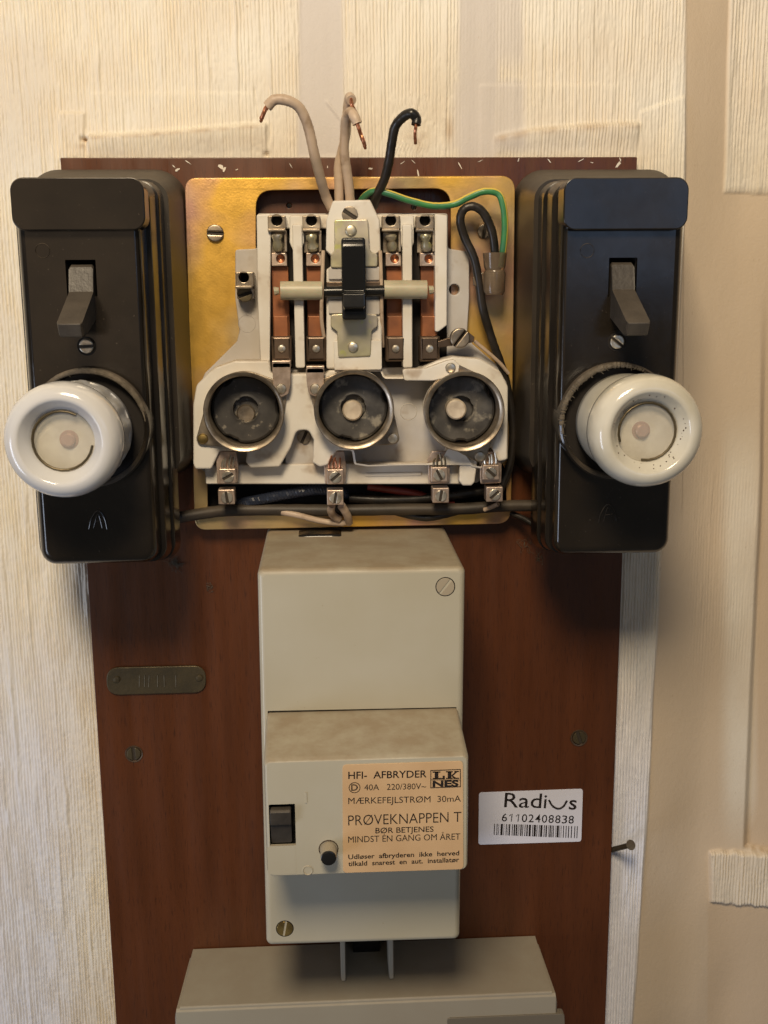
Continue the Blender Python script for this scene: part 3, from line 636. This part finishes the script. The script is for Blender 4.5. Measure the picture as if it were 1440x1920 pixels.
wire('cream_wire', [(622, 392, 18), (612, 370, 20), (600, 335, 26), (589, 292, 32), (578, 240, 36), (563, 205, 38), (541, 189, 40), (517, 188, 40), (501, 200, 39)], 1.95, 'cream_wire',
     'cream wire arching left out of the panel, its copper tip pointing down', ends=[[(503, 197, 39), (497, 206, 38.5), (493, 216, 38), (489, 225, 37)]])
wire('cream_wire', [(636, 385, 16), (634, 350, 18), (637, 310, 20), (645, 262, 23), (649, 222, 26), (653, 194, 29), (656, 182, 31), (659, 188, 34)], 1.9, 'cream_wire',
     'taller of the two upright cream wires, its tip bent over at the top', ends=[[(658, 188, 34), (661, 200, 34), (667, 212, 33), (673, 224, 33)]])
wire('cream_wire', [(657, 385, 17), (655, 350, 20), (649, 318, 22), (646, 285, 25), (646, 250, 28), (648, 222, 32), (656, 210, 36), (664, 220, 38), (670, 232, 38)], 1.9, 'cream_wire',
     'shorter upright cream wire with long twisted copper end hanging right', ends=[[(669, 230, 38), (673, 241, 38), (677, 254, 37), (681, 264, 37), (685, 276, 36)]])
wire('black_wire', [(700, 388, 16), (708, 366, 20), (720, 335, 25), (729, 300, 30), (734, 268, 33), (742, 238, 36), (756, 218, 38), (771, 214, 39), (780, 224, 39), (780, 234, 39)], 1.85, 'black_wire',
     'black wire standing up from the panel with a bare copper tip', ends=[[(780, 230, 39), (779, 240, 39), (778, 252, 38), (779, 267, 37)]])
wire('earth_wire', [(672, 384, 12), (684, 366, 16), (702, 358, 20), (730, 364, 22), (768, 377, 22), (812, 386, 22), (850, 383, 22), (880, 369, 23), (908, 358, 24), (932, 364, 24), (944, 385, 24), (948, 420, 24), (945, 460, 23), (938, 500, 22)], 1.35, 'green',
     'green and yellow striped earth wire looping to the clear cap', stripe=lambda a, k: 0.56 < a < 0.80, mats=['green', 'yellow'], n=20)
wire('black_wire', [(927, 505, 20), (926, 470, 20), (923, 432, 21), (908, 400, 22), (890, 387, 22), (872, 392, 22), (864, 412, 21), (872, 446, 20), (888, 485, 20), (899, 530, 19), (906, 580, 18), (921, 635, 16), (936, 676, 14), (948, 715, 12), (962, 790, 11), (958, 860, 11), (944, 905, 11), (926, 940, 12)], 1.75, 'black_wire',
     'thick black wire curled in a loop beside the green wire')
# clear wire-joint cap
cc = thing('wire_cap', 'smoky clear plastic cap joining the black and green wires', 'wire connector', (*P(930, 548, 20), 20))
def zl(prof, X, h, n=28):
    v = []; f = []
    for r, Z in prof:
        for i in range(n): a = 2*math.pi*i/n; v.append((X+r*math.cos(a), -(h+r*math.sin(a)), Z))
    for k in range(len(prof)-1):
        for i in range(n): j = (i+1) % n; f.append((k*n+i, k*n+j, (k+1)*n+j, (k+1)*n+i))
    f.append(tuple(range(n))); g = G(); g.add(v, f); return fixn(g)
Xc = P(925, 530, 22)[0]; z_ = lambda y: P(930, y, 22)[1]
obj('cap', zl([(0.8, z_(553)), (3.6, z_(553)), (4.3, z_(546)), (4.5, z_(512)), (3.8, z_(506)), (4.4, z_(500)), (4.9, z_(474))], Xc+0.6, 21), 'smoky', cc)
obj('crimp', zl([(1.0, z_(545)), (2.6, z_(545)), (2.7, z_(512)), (1.5, z_(510))], Xc, 21, 16), 'nickel', cc)
obj('wing', extr([rpoly(pxl([(888, 518), (905, 510), (914, 510), (914, 546), (902, 546), (888, 534)], 20), 1.0, 4)], 17, 20, 0.6), 'smoky', cc)

# thin tan wire edge at right of the panel
wire('thin_wire', [(890, 640, 20), (912, 658, 19), (935, 680, 17), (953, 700, 15)], 0.75, 'cream_wire', 'thin tan wire running down to the right from the round clamp screw')
# cables below the panel
wire('sheathed_cable', [(300, 985, 14), (330, 972, 12), (380, 962, 11), (440, 956, 12), (540, 956, 12), (640, 956, 12), (760, 955, 12), (860, 953, 12), (940, 948, 12), (1000, 947, 12), (1045, 950, 15)], 2.5, 'brown_cable',
     'long dusty black cable running level under the fuse panel', 'cable')
g1 = T((446, 945, 9), (480, 938, 12), (540, 926, 13), (600, 918, 11), (650, 925, 8))
o = obj('twisted_cable', twist(g1, 1.1, 1.3, 0)+twist(g1, 1.1, 1.3, 2.1)+twist(g1, 1.1, 1.3, 4.2), 'blue_black', label='blue-black twisted cable in the gap left of centre below the panel', cat='cable')
wire('red_wire', [(690, 912, 5), (730, 918, 6), (780, 926, 7), (820, 940, 6), (850, 945, 5)], 1.7, 'red_wire', 'dull red wire half hidden in the dark gap below the panel')
wire('black_wire', [(655, 934, 6), (720, 938, 7), (790, 934, 7), (870, 924, 7), (935, 916, 7)], 2.2, 'black_wire', 'black wire in the dark gap, above the long cable')
wire('black_wire', [(735, 958, 9), (770, 966, 10), (800, 970, 10), (830, 966, 10), (860, 958, 9)], 1.6, 'black_wire', 'short black wire sagging over the plate lip under the long cable')
wire('cream_wire', [(528, 960, 13), (560, 967, 14), (600, 977, 14), (640, 981, 14), (655, 974, 15)], 1.3, 'cream_wire', 'thin cream wire lying along the bottom lip of the gold plate')
wire('cream_wire', [(622, 948, 22), (621, 958, 20), (626, 968, 17), (636, 974, 15)], 1.6, 'cream_wire', 'short cream wire entering the middle bottom terminal, left of its pair')
wire('cream_wire', [(640, 948, 22), (645, 958, 20), (652, 968, 17), (654, 980, 14)], 1.7, 'cream_wire', 'short cream wire entering the middle bottom terminal, right of its pair')
wire('cream_wire', [(934, 945, 22), (922, 950, 20), (908, 956, 18)], 0.95, 'cream_wire', 'short pale wire stub under the rightmost bottom terminal')
wire('black_wire', [(958, 962, 8), (985, 975, 12), (1008, 990, 16)], 1.3, 'black_wire', 'short black wire slanting down beneath the right black box')
obj('cable_gap_shade', box(392, 880, 950, 972, 0.1, 1.0, 1, 0.1), 'dark', gp)  # near-black sheet over the board, painted shade behind the cables

# ---------------------------------------------------------------- black fuse boxes
def lerp(a, b, t): return a+(b-a)*t
def fusebox(side, d, label):
    """d holds the traced outline numbers of that box"""
    t = thing('fuse_box', label, 'fuse box', (*P(d['mx'], 880, 0), 0), 'black fuse boxes')
    inner = d['inner']           # +1 when the inner side is on the right of the box
    def sec(x0, x1, yt, yb, h, r):    # x given at mid height of the box
        ym = (yt+yb)/2; xm = (x0+x1)/2
        return rrect(P(x0, ym, h)[0], P(x1, ym, h)[0], P(xm, yb, h)[1], P(xm, yt, h)[1], r, 8)
    b = d['base']
    obj('base', loft([(sec(*b[0], 0.2, 13), 0.2), (sec(*b[0], 1.2, 13), 1.2), (sec(*b[1], 38, 8), 38)], True, True), 'bakelite_side', t)
    c = d['cover']
    secs = []
    for q in c: secs.append((sec(*q[:4], q[4], q[5]), q[4]))
    # opening for the lever and the collar is modelled on the front
    body = loft(secs, True, False)
    fr = secs[-1][0]; sl = rrect(*R(*d['slot'], 72), 0.3, 8)
    front = loft([(sl, 70.5), (sl, 72.0), (fr, 72.0)], False, False)
    cv = obj('cover', body+front, 'bakelite', t)
    xa, xb, za, zb = R(*d['slot'], 72)
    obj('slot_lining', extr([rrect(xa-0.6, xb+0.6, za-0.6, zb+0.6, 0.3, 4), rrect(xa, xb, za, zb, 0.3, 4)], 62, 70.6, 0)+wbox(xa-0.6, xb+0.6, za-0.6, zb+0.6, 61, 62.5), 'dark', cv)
    # cap over the top of the cover
    cp = sec(*d['cap'], 75.5, 4.5); obj('top_cap', extr([cp], 66, 75.5, 0.45, 3), 'bakelite', t)
    # lever
    sx = (xa+xb)/2; wv = (xb-xa)*0.40; yl = d['lever']
    z = lambda y, h: P(d['mx'], y, h)[1]
    prof = [(zb-1.6, 62), (zb-1.6, 70), (zb-2.4, 71.6), (z(yl[0], 74), 73.8), (z(yl[1], 94), 95), (z(yl[2], 93), 93), (z(yl[2], 90)-0.2, 90), (z(yl[0], 70)-8.6, 66), (z(yl[0], 70)-8, 62)]
    obj('switch_lever', prism_x(prof, sx-wv, sx+wv, 0.6), 'lever', t)
    sX, sZ = P(*d['screw'], 72.5)
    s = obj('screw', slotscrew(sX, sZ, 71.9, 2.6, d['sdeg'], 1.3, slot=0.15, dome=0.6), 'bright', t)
    obj('screw_collar', ringlathe(sX, sZ, [(2.75, 71.9), (3.4, 71.9), (3.3, 72.2), (2.8, 72.1)], 32), 'dark', s)
    # collar round the fuse cap, lint on its upper half
    cX, cZ = d['fc']
    col = obj('collar', ringlathe(cX, cZ, [(19.0, 62), (21.6, 62), (21.8, 74), (21.6, 76.4), (21.0, 76.8), (20.1, 76.4), (19.4, 74)], 72), 'bakelite', t)
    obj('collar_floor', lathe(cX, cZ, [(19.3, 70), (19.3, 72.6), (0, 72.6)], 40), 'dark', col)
    c0 = 90+d['lint']; arc = [(cX+20.8*math.cos(math.radians(c0+q_)), cZ+20.8*math.sin(math.radians(c0+q_)), 76.0) for q_ in range(-84, 85, 6)]
    g = tube(arc, lambda q: 0.15+1.0*math.sin(math.pi*q)**0.6, 10, 5, jit=d['jit'])
    for i in range(d['hairs']):
        a = math.radians(random.gauss(90+d['lint'], 34)); r0 = random.uniform(19.8, 21.3); X, Z = cX+r0*math.cos(a), cZ+r0*math.sin(a)
        g = g+tube([(X, Z, 76.4), (X+random.gauss(0, 0.35), Z+random.gauss(0, 0.35), 76.9), (X+random.gauss(0, 0.6), Z+random.gauss(0, 0.6), 76.7)], random.uniform(0.05, 0.16), 4, 2)
    obj('lint', g, 'lint', t)
    # moulded marks
    X, Z = P(*d['ring'], 72); obj('moulded_ring', ringlathe(X, Z, [(2.3, 71.9), (2.6, 71.9), (2.45, 72.2)], 28), 'bakelite', t)
    mx, my = d['mark']; g = tube(T((mx-17, my+20, 72), (mx-12, my, 72.1), (mx, my-14, 72.2), (mx+12, my, 72.1), (mx+17, my+20, 72)), 0.27, 8, 6)
    g = g+tube(T((mx-8, my+18, 72), (mx, my-8, 72.1), (mx+8, my+18, 72)), 0.22, 8, 4)+tube(T((mx-4, my+6, 72), (mx+9, my+4, 72)), 0.22, 8, 1)
    obj('moulded_mark', g, 'bakelite', t)
    # thread-bright side ridge
    return t
fusebox('left', dict(mx=190, inner=1, base=[(68, 362, 318, 892), (57, 327, 336, 896)],
    cover=[(56, 322, 345, 1046, 34, 7), (52, 324, 340, 1050, 35, 7), (50, 314, 338, 1052, 47, 7), (51, 312, 339, 1053, 47.6, 6.5), (53, 306, 341, 1052, 47.8, 6), (53, 304, 341, 1052, 49.4, 6), (52, 307, 340, 1053, 49.6, 6), (53, 297, 341, 1055, 60, 6), (54, 295, 342, 1055, 60.6, 6), (56, 287, 345, 1053, 60.8, 5.5), (53, 279, 343, 1056, 68, 5.5), (54, 277, 344, 1055, 69.8, 5.2), (57, 273, 347, 1052, 71.2, 4.6), (62, 268, 351, 1047, 71.9, 4), (65, 265, 354, 1043, 72, 3.6)],
    slot=(124, 487, 181, 556), cap=(20, 271, 332, 432), lever=(547, 607, 631), screw=(162, 649), sdeg=3, fc=(-85.3, -45.0), lint=-18, jit=0.05, hairs=14, ring=(80, 470), mark=(184, 972)),
    'black bakelite fuse box on the left, brown-tinged, with small lever switch')
fusebox('right', dict(mx=1150, inner=-1, base=[(958, 1262, 318, 888), (997, 1264, 336, 888)],
    cover=[(1003, 1262, 345, 1026, 34, 7), (1001, 1264, 340, 1029, 35, 7), (1012, 1266, 338, 1030, 47, 7), (1014, 1266, 339, 1031, 47.6, 6.5), (1020, 1264, 341, 1030, 47.8, 6), (1022, 1264, 341, 1030, 49.4, 6), (1019, 1266, 340, 1031, 49.6, 6), (1028, 1266, 341, 1034, 60, 6), (1030, 1265, 342, 1034, 60.6, 6), (1037, 1263, 345, 1032, 60.8, 5.5), (1044, 1268, 343, 1037, 68, 5.5), (1046, 1267, 344, 1036, 69.8, 5.2), (1050, 1264, 347, 1033, 71.2, 4.6), (1055, 1259, 351, 1028, 71.9, 4), (1058, 1256, 354, 1024, 72, 3.6)],
    slot=(1141, 483, 1194, 556), cap=(1057, 1291, 332, 431), lever=(543, 606, 629), screw=(1157, 641), sdeg=-38, fc=(106.0, -45.2), lint=38, jit=0.22, hairs=80, ring=(1101, 470), mark=(1140, 960)),
    'black bakelite fuse box on the right, blue sheen, with small lever switch')

# ---------------------------------------------------------------- porcelain fuse caps
def fusecap(cX, cZ, body, label, ribs, glassless=False):
    t = thing('screw_in_fuse', label, 'fuse', (cX, cZ, 74), 'porcelain screw-in fuses')
    R0 = 18.3
    wob = (lambda a, h: 1+(0.022*math.tanh(3*math.sin(a*14)) if 80.1 < h < 96 else 0)) if ribs else None
    obj('skirt', lathe(cX, cZ, [(16, 73.5), (17.6, 76), (17.8, 80), (17.8, 80.2), (17.8, 83), (17.6, 92), (17.2, 93.5), (16.4, 97)], 96, wob), 'porcelain_dull' if ribs else body, t)
    prof = [(15.9, 95), (17.3, 96.3), (18.1, 98.5), (18.35, 101.5), (18.2, 104.4), (17.7, 106.6), (16.8, 108.4), (15.6, 109.5), (14.2, 110.0), (13.3, 109.9), (12.8, 109.6), (12.5, 109.2), (10.4, 106.2), (10.1, 105.5), (9.9, 105.3), (9.8, 103), (13, 95.0)]
    prof = [(a*1.055, b) for a, b in prof]
    obj('rim', ringlathe(cX, cZ, prof, 96), body, t)
    wd = obj('window', lathe(cX, cZ, [(10.4, 104.6), (10.4, 105.1), (0, 105.1)], 48), 'glass', t)
    obj('backing', lathe(cX, cZ, [(10.4, 101.6), (10.4, 102.4), (0, 102.4)], 48), 'disc', t)
    obj('indicator', lathe(cX+(1.4 if cX < 0 else -1.2), cZ, [(3.2, 102.35), (3.1, 102.7), (2.3, 102.7), (2.2, 104.0), (1.8, 104.3), (0, 104.3)], 28), 'pink', t)
    return t
def arcwire(cX, cZ, t, a0, a1, r=9.75):
    pts = [(cX+r*math.cos(math.radians(a0+(a1-a0)*i/20)), cZ+r*math.sin(math.radians(a0+(a1-a0)*i/20)), 105.5) for i in range(21)]
    obj('spring_ring', tube(pts, 0.42, 8, 1), 'bronze', t)
k = fusecap(-87.3, -45.2, 'porcelain', 'glossy bluish white porcelain screw-in fuse in the left black box', True); arcwire(-87.3, -45.2, k, 60, 350)
k = fusecap(108.0, -45.0, 'porcelain_cream', 'cream porcelain screw-in fuse with grubby window edge in the right box', False); arcwire(108.0, -45.0, k, -100, 200)
g = G()
for i in range(34):
    a = math.radians(random.uniform(0, 360)); r0 = random.uniform(10.9, 13.0); X, Z = 108.0+r0*math.cos(a), -45.0+r0*math.sin(a); hz = float(np.interp(r0, [10.9, 11.7, 12.5, 13.5], [106.2, 107.3, 108.5, 109.6]))
    q = lathe(X, Z, [(random.uniform(0.1, 0.35), hz-0.15), (0.1, hz+0.06), (0, hz+0.06)], 6); g = g+q
obj('grime_speck', g, 'brown_clip', k)

# ---------------------------------------------------------------- cream cover and residual-current breaker
PIV = P(482, 1068, 74)
def rr_(g): return g.rot(PIV, -0.45)
HL = 74.0
lc = thing('breaker_cover', 'tall grey-cream plastic cover on the brown board, screw at upper right', 'cover', (*P(680, 1765, 0), 0))
def sec2(x0, x1, yt, yb, h, r): 
    ym = 1068; xm = 680
    return rrect(P(x0, ym, h)[0], P(x1, ym, h)[0], P(xm, yb, h)[1], P(xm, yt, h)[1], r, 6)
X0, X1, Z0, Z1 = (P(482, 1068, HL)[0], P(873, 1068, HL)[0], P(680, 1768, HL)[1], P(680, 1064, HL)[1])
S = lambda d, r: rrect(X0+d, X1-d, Z0+d, Z1-d, r, 6)
mo = list(R(502, 1328, 860, 1690, HL)); mo[0] = max(mo[0]+0.4, X0+2.7); mo[1] = min(mo[1]+0.2, X1-2.7)
body = loft([(S(-0.2, 2.4), 0.2), (S(0, 2.4), 66), (S(0.0, 2.4), HL-2.2), (S(0.28, 2.2), HL-1.2), (S(0.8, 1.9), HL-0.5), (S(1.5, 1.4), HL-0.1), (S(2.2, 1.2), HL)], True, False)
fr = S(2.2, 1.2)
ZB = P(685, 1641, 106.0)[1]
mi_ = rrect(mo[0], mo[1], ZB, mo[3], 0.3, 6)
face = loft([(mi_, HL-3), (mi_, HL), (fr, HL)], False, False)
obj('shell', rr_(body+face), 'beige', lc, angle=50)
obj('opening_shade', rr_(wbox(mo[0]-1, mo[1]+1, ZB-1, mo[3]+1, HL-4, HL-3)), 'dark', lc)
a = R(500, 1640, 862, 1692, HL)
for px, py, r, dg, mt in ((835, 1100, 18, 52, 'zinc'), (534, 1741, 17, 80, 'brass')):
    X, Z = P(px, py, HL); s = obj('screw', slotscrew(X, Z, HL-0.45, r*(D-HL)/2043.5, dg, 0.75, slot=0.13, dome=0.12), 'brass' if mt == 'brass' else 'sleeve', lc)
    obj('screw_well', ringlathe(X, Z, [(r*(D-HL)/2043.5, HL+0.03), (r*(D-HL)/2043.5+0.35, HL+0.03), (r*(D-HL)/2043.5+0.2, HL+0.1)], 36), 'dark', s)
X, Z = P(600, 994, 10)
gx = P(560, 1000, 14)[0], P(640, 1000, 14)[0]; zt = Z1
obj('grommet', extr([rpoly([(gx[0], zt-6), (gx[0], zt+0.5), (gx[0]+4, zt+0.9), (gx[1]-4, zt+0.9), (gx[1], zt+0.5), (gx[1], zt-6)], 0.5, 3)], 8, 20, 1.5), 'black', lc)
# breaker
rb = thing('circuit_breaker', 'protruding cream residual-current breaker block with tan text label', 'circuit breaker', (*P(685, 1640, HL), HL))
HF = 106.0
bk_ = R(504, 1334, 858, 1640, HL); f_ = (P(497, 1530, HF)[0], P(879, 1530, HF)[0], P(685, 1640, HF)[1], P(685, 1420, HF)[1])
def br_(t, d, r): return rrect(lerp(bk_[0], f_[0], t)+d, lerp(bk_[1], f_[1], t)-d, lerp(ZB+0.3, f_[2], t)+d, lerp(bk_[3], f_[3], t)-d, r, 6)
tcut = rrect(*R(505, 1508, 554, 1586, HF), 0.3, 6)
bl = loft([(br_(-0.05, 0, 1.2), HL-2), (br_(0.93, 0, 2.4), HF-2.4), (br_(0.97, 0.25, 2.4), HF-1.2), (br_(1, 0.5, 2.2), HF-0.45), (br_(1, 0.75, 1.8), HF-0.12), (br_(1, 1.05, 1.4), HF)], True, False)
bl = bl+loft([(tcut, HF-1.5), (tcut, HF), (br_(1, 1.05, 1.4), HF)], False, False)
obj('housing', bl, 'beige', rb, angle=50)
tx = R(505, 1508, 554, 1586, HF)
obj('switch_well', extr([rrect(tx[0]-0.5, tx[1]+0.5, tx[2]-0.5, tx[3]+0.5, 0.3, 4), rrect(*tx, 0.3, 4)], HF-9, HF-1.4, 0)+wbox(tx[0]-0.5, tx[1]+0.5, tx[2]-0.5, tx[3]+0.5, HF-9.6, HF-8.9), 'black', rb)
zz = lambda y, h=HF+3: P(530, y, h)[1]
rk = obj('rocker', prism_x([(zz(1520, HF), HF-6), (zz(1521), HF+2.2), (zz(1524), HF+3.0), (zz(1548), HF+2.4), (zz(1552), HF+1.0), (zz(1583, HF), HF-1.0), (zz(1584, HF), HF-6)], P(507, 1545, HF+2)[0], P(546, 1545, HF+2)[0], 0.4), 'lever', rb)
rc = R(503, 1590, 554, 1638, HF)
obj('thumb_ramp', loft([(rrect(rc[0]-0.3, rc[1]+0.2, rc[2]-0.2, rc[3]+0.2, 0.3, 3), HF-0.5), (rrect(rc[0]-0.3, rc[1]+0.2, rc[2]-0.2, rc[3]+0.2, 0.3, 3), HF+0.05), (rrect(rc[0]+0.4, rc[1]-0.5, rc[2]+0.3, rc[3]-0.3, 0.3, 3), HF+0.06)], False, True), 'beige', rb)
bX, bZ = P(616, 1592, HF)
tb = obj('test_button', lathe(bX, bZ, [(3.0, HF), (2.9, HF+5.6), (2.7, HF+6.3)], 36), 'sleeve', rb)
obj('button_tip', lathe(bX, bZ, [(2.75, HF+6.1), (2.7, HF+6.6), (2.2, HF+6.9), (0, HF+7.0)], 36), 'black', tb)
obj('button_ring', ringlathe(bX, bZ, [(3.15, HF+0.02), (3.6, HF+0.02), (3.4, HF+0.35)], 40), 'brown_clip', tb)
obj('on_mark', box(572, 1486, 575.5, 1506, HF-0.3, HF+0.25, 0.1, 0.05), 'beige', rb)
obj('off_mark', ringlathe(*P(577, 1632, HF), [(1.4, HF), (2.0, HF), (1.7, HF+0.3)], 24), 'beige', rb)
lb = obj('text_label', extr([rpoly(pxl([(642, 1434), (868, 1427), (869, 1630), (643, 1637)], HF+0.3), 1.6, 6)], HF+0.03, HF+0.3, 0.1), 'tanlabel', rb)
hL = HF+0.34
g = text('HFI-  AFBRYDER', 653, 1460.5, 800, 1457.5, 13, hL, 0.012)
g = g+text('D', 658.5, 1482.5, 671, 1482.2, 11.5, hL, 0.015)+text('40A   220/380V~', 683, 1482, 799, 1479.5, 11, hL, 0.0)
cX, cZ = P(664.8, 1477, hL); g = g+extr([circ(cX, cZ, 12*(D-hL)/2043.5, 36), circ(cX, cZ, 10.4*(D-hL)/2043.5, 36)], hL-0.02, hL, 0)
g = g+text('MÆRKEFEJLSTRØM  30mA', 653, 1507.5, 864, 1503, 11.5, hL, 0.0)+text('PRØVEKNAPPEN T', 653, 1548, 865, 1541, 19, hL, -0.006)
g = g+text('BØR BETJENES', 704, 1562.5, 813, 1559.5, 10, hL, 0.008)+text('MINDST ÉN GANG OM ÅRET', 653, 1580, 863, 1574, 11.5, hL, 0.0)
g = g+text('Udløser  afbryderen  ikke  herved', 653, 1611, 861, 1603.5, 8.5, hL, 0.018)+text('tilkald  snarest  en  aut.  installatør', 653, 1624, 861, 1616, 8.5, hL, 0.018)
# framed logo: LK over NES in slab letters
x0, x1, y0, y1 = 807, 864, 1443, 1477
g = g+extr([pxl([(x0, y0+1), (x1, y0-1), (x1, y1-1), (x0, y1+1)], hL), pxl([(x0+1.6, y0+2.6), (x1-1.6, y0+0.6), (x1-1.6, y1-2.6), (x0+1.6, y1-0.6)], hL)], hL-0.02, hL, 0)
def bar(*pts): return extr([pxl(pts, hL)], hL-0.02, hL, 0)
def q(xa, ya, xb, yb): return bar((xa, ya), (xb, ya), (xb, yb), (xa, yb))
g = g+q(811, 1446.5, 826, 1448.8)+q(815, 1446.5, 822, 1461)+q(811, 1458.6, 834, 1461)+q(830, 1454.5, 834, 1461)
g = g+q(836, 1446, 849, 1448.2)+q(839.5, 1446, 846.5, 1460.5)+q(836, 1458.4, 849, 1460.6)+bar((846, 1454), (855, 1446), (859, 1446), (849.5, 1454.5), (858, 1460.5), (851, 1460.5))+q(851.5, 1445.6, 861, 1447.6)+q(850, 1458.2, 861, 1460.4)
g = g+q(809, 1461.8, 862, 1463.0)
g = g+text('NES', 811, 1475.2, 860, 1474, 10.6, hL, 0.045)
obj('printing', g, 'ink', lb)

# ---------------------------------------------------------------- lower meter box
mb = thing('meter_box', 'wide warm-grey plastic box at the bottom with two small fins', 'meter box', (*P(690, 1880, 0), 0))
hb, hs = 0.5, 38.0
pB = [P(370, 1780, hb), P(1003, 1752, hb)]; pS = [P(338, 1888, hs), P(1036, 1861, hs)]
zb_, zs_ = (pB[0][1]+pB[1][1])/2, (pS[0][1]+pS[1][1])/2; XA, XB = (pB[0][0]+pS[0][0])/2, (pB[1][0]+pS[1][0])/2
def profbox(X0, X1, prof, m_, name, par, bev=1.2):
    g = prism_x(prof, X0, X1, bev); q = []
    for x, y, z in g.v:      # the sides flare a little towards the front
        t = min(1.2, -y/hs); q.append((x-(0.9+1.4*t if x < (X0+X1)/2 else -0.2-0.5*t), y, z))
    g.v = q; return obj(name, g, m_, par)
profbox(XA-0.4, XB+0.4, [(zb_, 0.2), (zs_+0.3, hs-0.2), (zs_-0.3, hs+0.3), (zs_-120, hs+3), (zs_-120, 0.2)], 'lower_box', 'body', mb, 1.0)
profbox(XA-1.8, XB+1.8, [(zs_-0.6, 0.4), (zs_-0.6, hs-0.2), (zs_-1.6, hs+1.0), (zs_-121, hs+4.5), (zs_-121, 0.4)], 'lower_box', 'lid', mb, 0.8)
for xf, xr_ in ((644, 647), (734, 730)):
    Xf = P(xf, 1835, 27)[0]
    fg = prism_x([(zb_-1.5, 0.6), (zb_+30, 0.6), (zb_+30, 22), (zb_+14, 26), (zb_-1.5, 27.5)], Xf-1.15, Xf+1.15, 0.35)
    obj('fin', fg, 'lower_box', mb)
obj('latch_slot', wbox(P(662, 1775, 8)[0], P(712, 1775, 8)[0], zb_-1, zb_+8, 0.6, 7.5, 0.2, 0.2), 'black', mb)
obj('grey_plate', extr([rpoly(pxl([(838, 1909), (1058, 1900), (1062, 2000), (842, 2000)], hs+1.6), 1.5, 4)], hs-2, hs+1.9, 0.2), 'grey_label', mb)

# ---------------------------------------------------------------- small things on the board
tg = thing('metal_tag', 'dark bronze oval-ended metal tag on the left of the board', 'metal tag', P(292, 1300))
g = extr([rpoly(pxl([(199, 1252), (386, 1248), (386, 1299), (200, 1304)], 1.3), 6.0, 8)], 0.1, 1.3, 0.4)
obj('plate', g, 'bronze', tg)
for x, y in ((218, 1275), (373, 1272)): obj('rivet', rivet(x, y, 1.2, 7, 0.8), 'bronze', tg)
g = G()
for x in (262, 272, 280, 296, 308, 330): g = g+tube(T((x, 1266, 1.25), (x+random.uniform(-1, 1), 1288, 1.25)), 0.28, 6, 1)
obj('worn_relief', g, 'bronze', tg)
st = thing('sticker', 'white barcode sticker with rounded corners on the right of the board', 'sticker', P(995, 1582))
obj('paper', extr([rpoly(pxl([(898, 1486), (1093, 1479), (1090, 1578), (897, 1584)], 0.3), 1.5, 5)], 0.05, 0.3, 0.05), 'paper', st)
hs_ = 0.33
g = text('Rad', 945, 1513.5, 1014.5, 1515, 27, hs_, 0.004)+text('i', 1019, 1515.5, 1024, 1515.6, 26, hs_, 0.004)+text('s', 1066, 1517.5, 1080.5, 1518, 26, hs_, 0.010)
g = g+tube(T((1029, 1500, hs_-0.1), (1036, 1511, hs_-0.1), (1046, 1516, hs_-0.1), (1056, 1512, hs_-0.1), (1063, 1501, hs_-0.1)), 0.5, 8, 6)
def digits(s, xa, ya, xb, yb, cap):
    r = G(); n = len(s); st_ = (xb-xa)/n
    for i, c in enumerate(s):
        x = xa+st_*i; y = ya+(yb-ya)*i/n; wd = st_*0.80 if c != '1' else st_*0.13
        if c == '1': r = r+extr([pxl([(x+st_*0.15, y-cap+3.6), (x+st_*0.42, y-cap), (x+st_*0.42, y-cap+2.2), (x+st_*0.15, y-cap+5.2)], hs_)], hs_-0.02, hs_, 0)
        r = r+text(c, x+(0 if c != '1' else st_*0.38), y, x+wd+(0 if c != '1' else st_*0.38), y+0.1, cap, hs_, 0.006)
    return r
g = g+digits('61102408838', 940.5, 1540, 1078, 1544.5, 14.5)
rb2 = random.Random(11); x = 926.0
while x < 1084:
    wd = rb2.choice((0.9, 0.9, 1.6, 1.6, 2.6, 4.0)); y_ = 1544.5+(x-926)*0.03
    if x > 1055: wd = min(wd, 1.8)
    g = g+extr([pxl([(x+0.7, y_), (x+wd+0.7, y_), (x+wd-0.3, y_+21+(x-926)*0.01), (x-0.3, y_+21+(x-926)*0.01)], hs_)], hs_-0.02, hs_, 0); x += wd+rb2.choice((1.2, 1.8, 2.6, 3.2))+(1.8 if x > 1060 else 0)
obj('printing', g, 'ink', st)
nl = thing('nail', 'small rusty nail sticking out beside the lower right board edge', 'nail', (*P(1146, 1592, -3), -3))
a0 = Vector((*P(1144, 1594, -4), -4)); a1 = Vector((*P(1180, 1585, 11), 11)); a2 = Vector((*P(1187, 1584, 13.5), 13.5))
obj('shank', tube([tuple(a0), tuple(lerp(a0, a1, 0.5)), tuple(a1)], 1.25, 12, 3, jit=0.05), 'bronze', nl)
d_ = (a1-a0).normalized(); obj('head', tube([tuple(a1-d_*0.3), tuple(a1+d_*1.0), tuple(a1+d_*1.4)], lambda t: 1.3+1.1*t, 20, 1), 'nickel', nl)
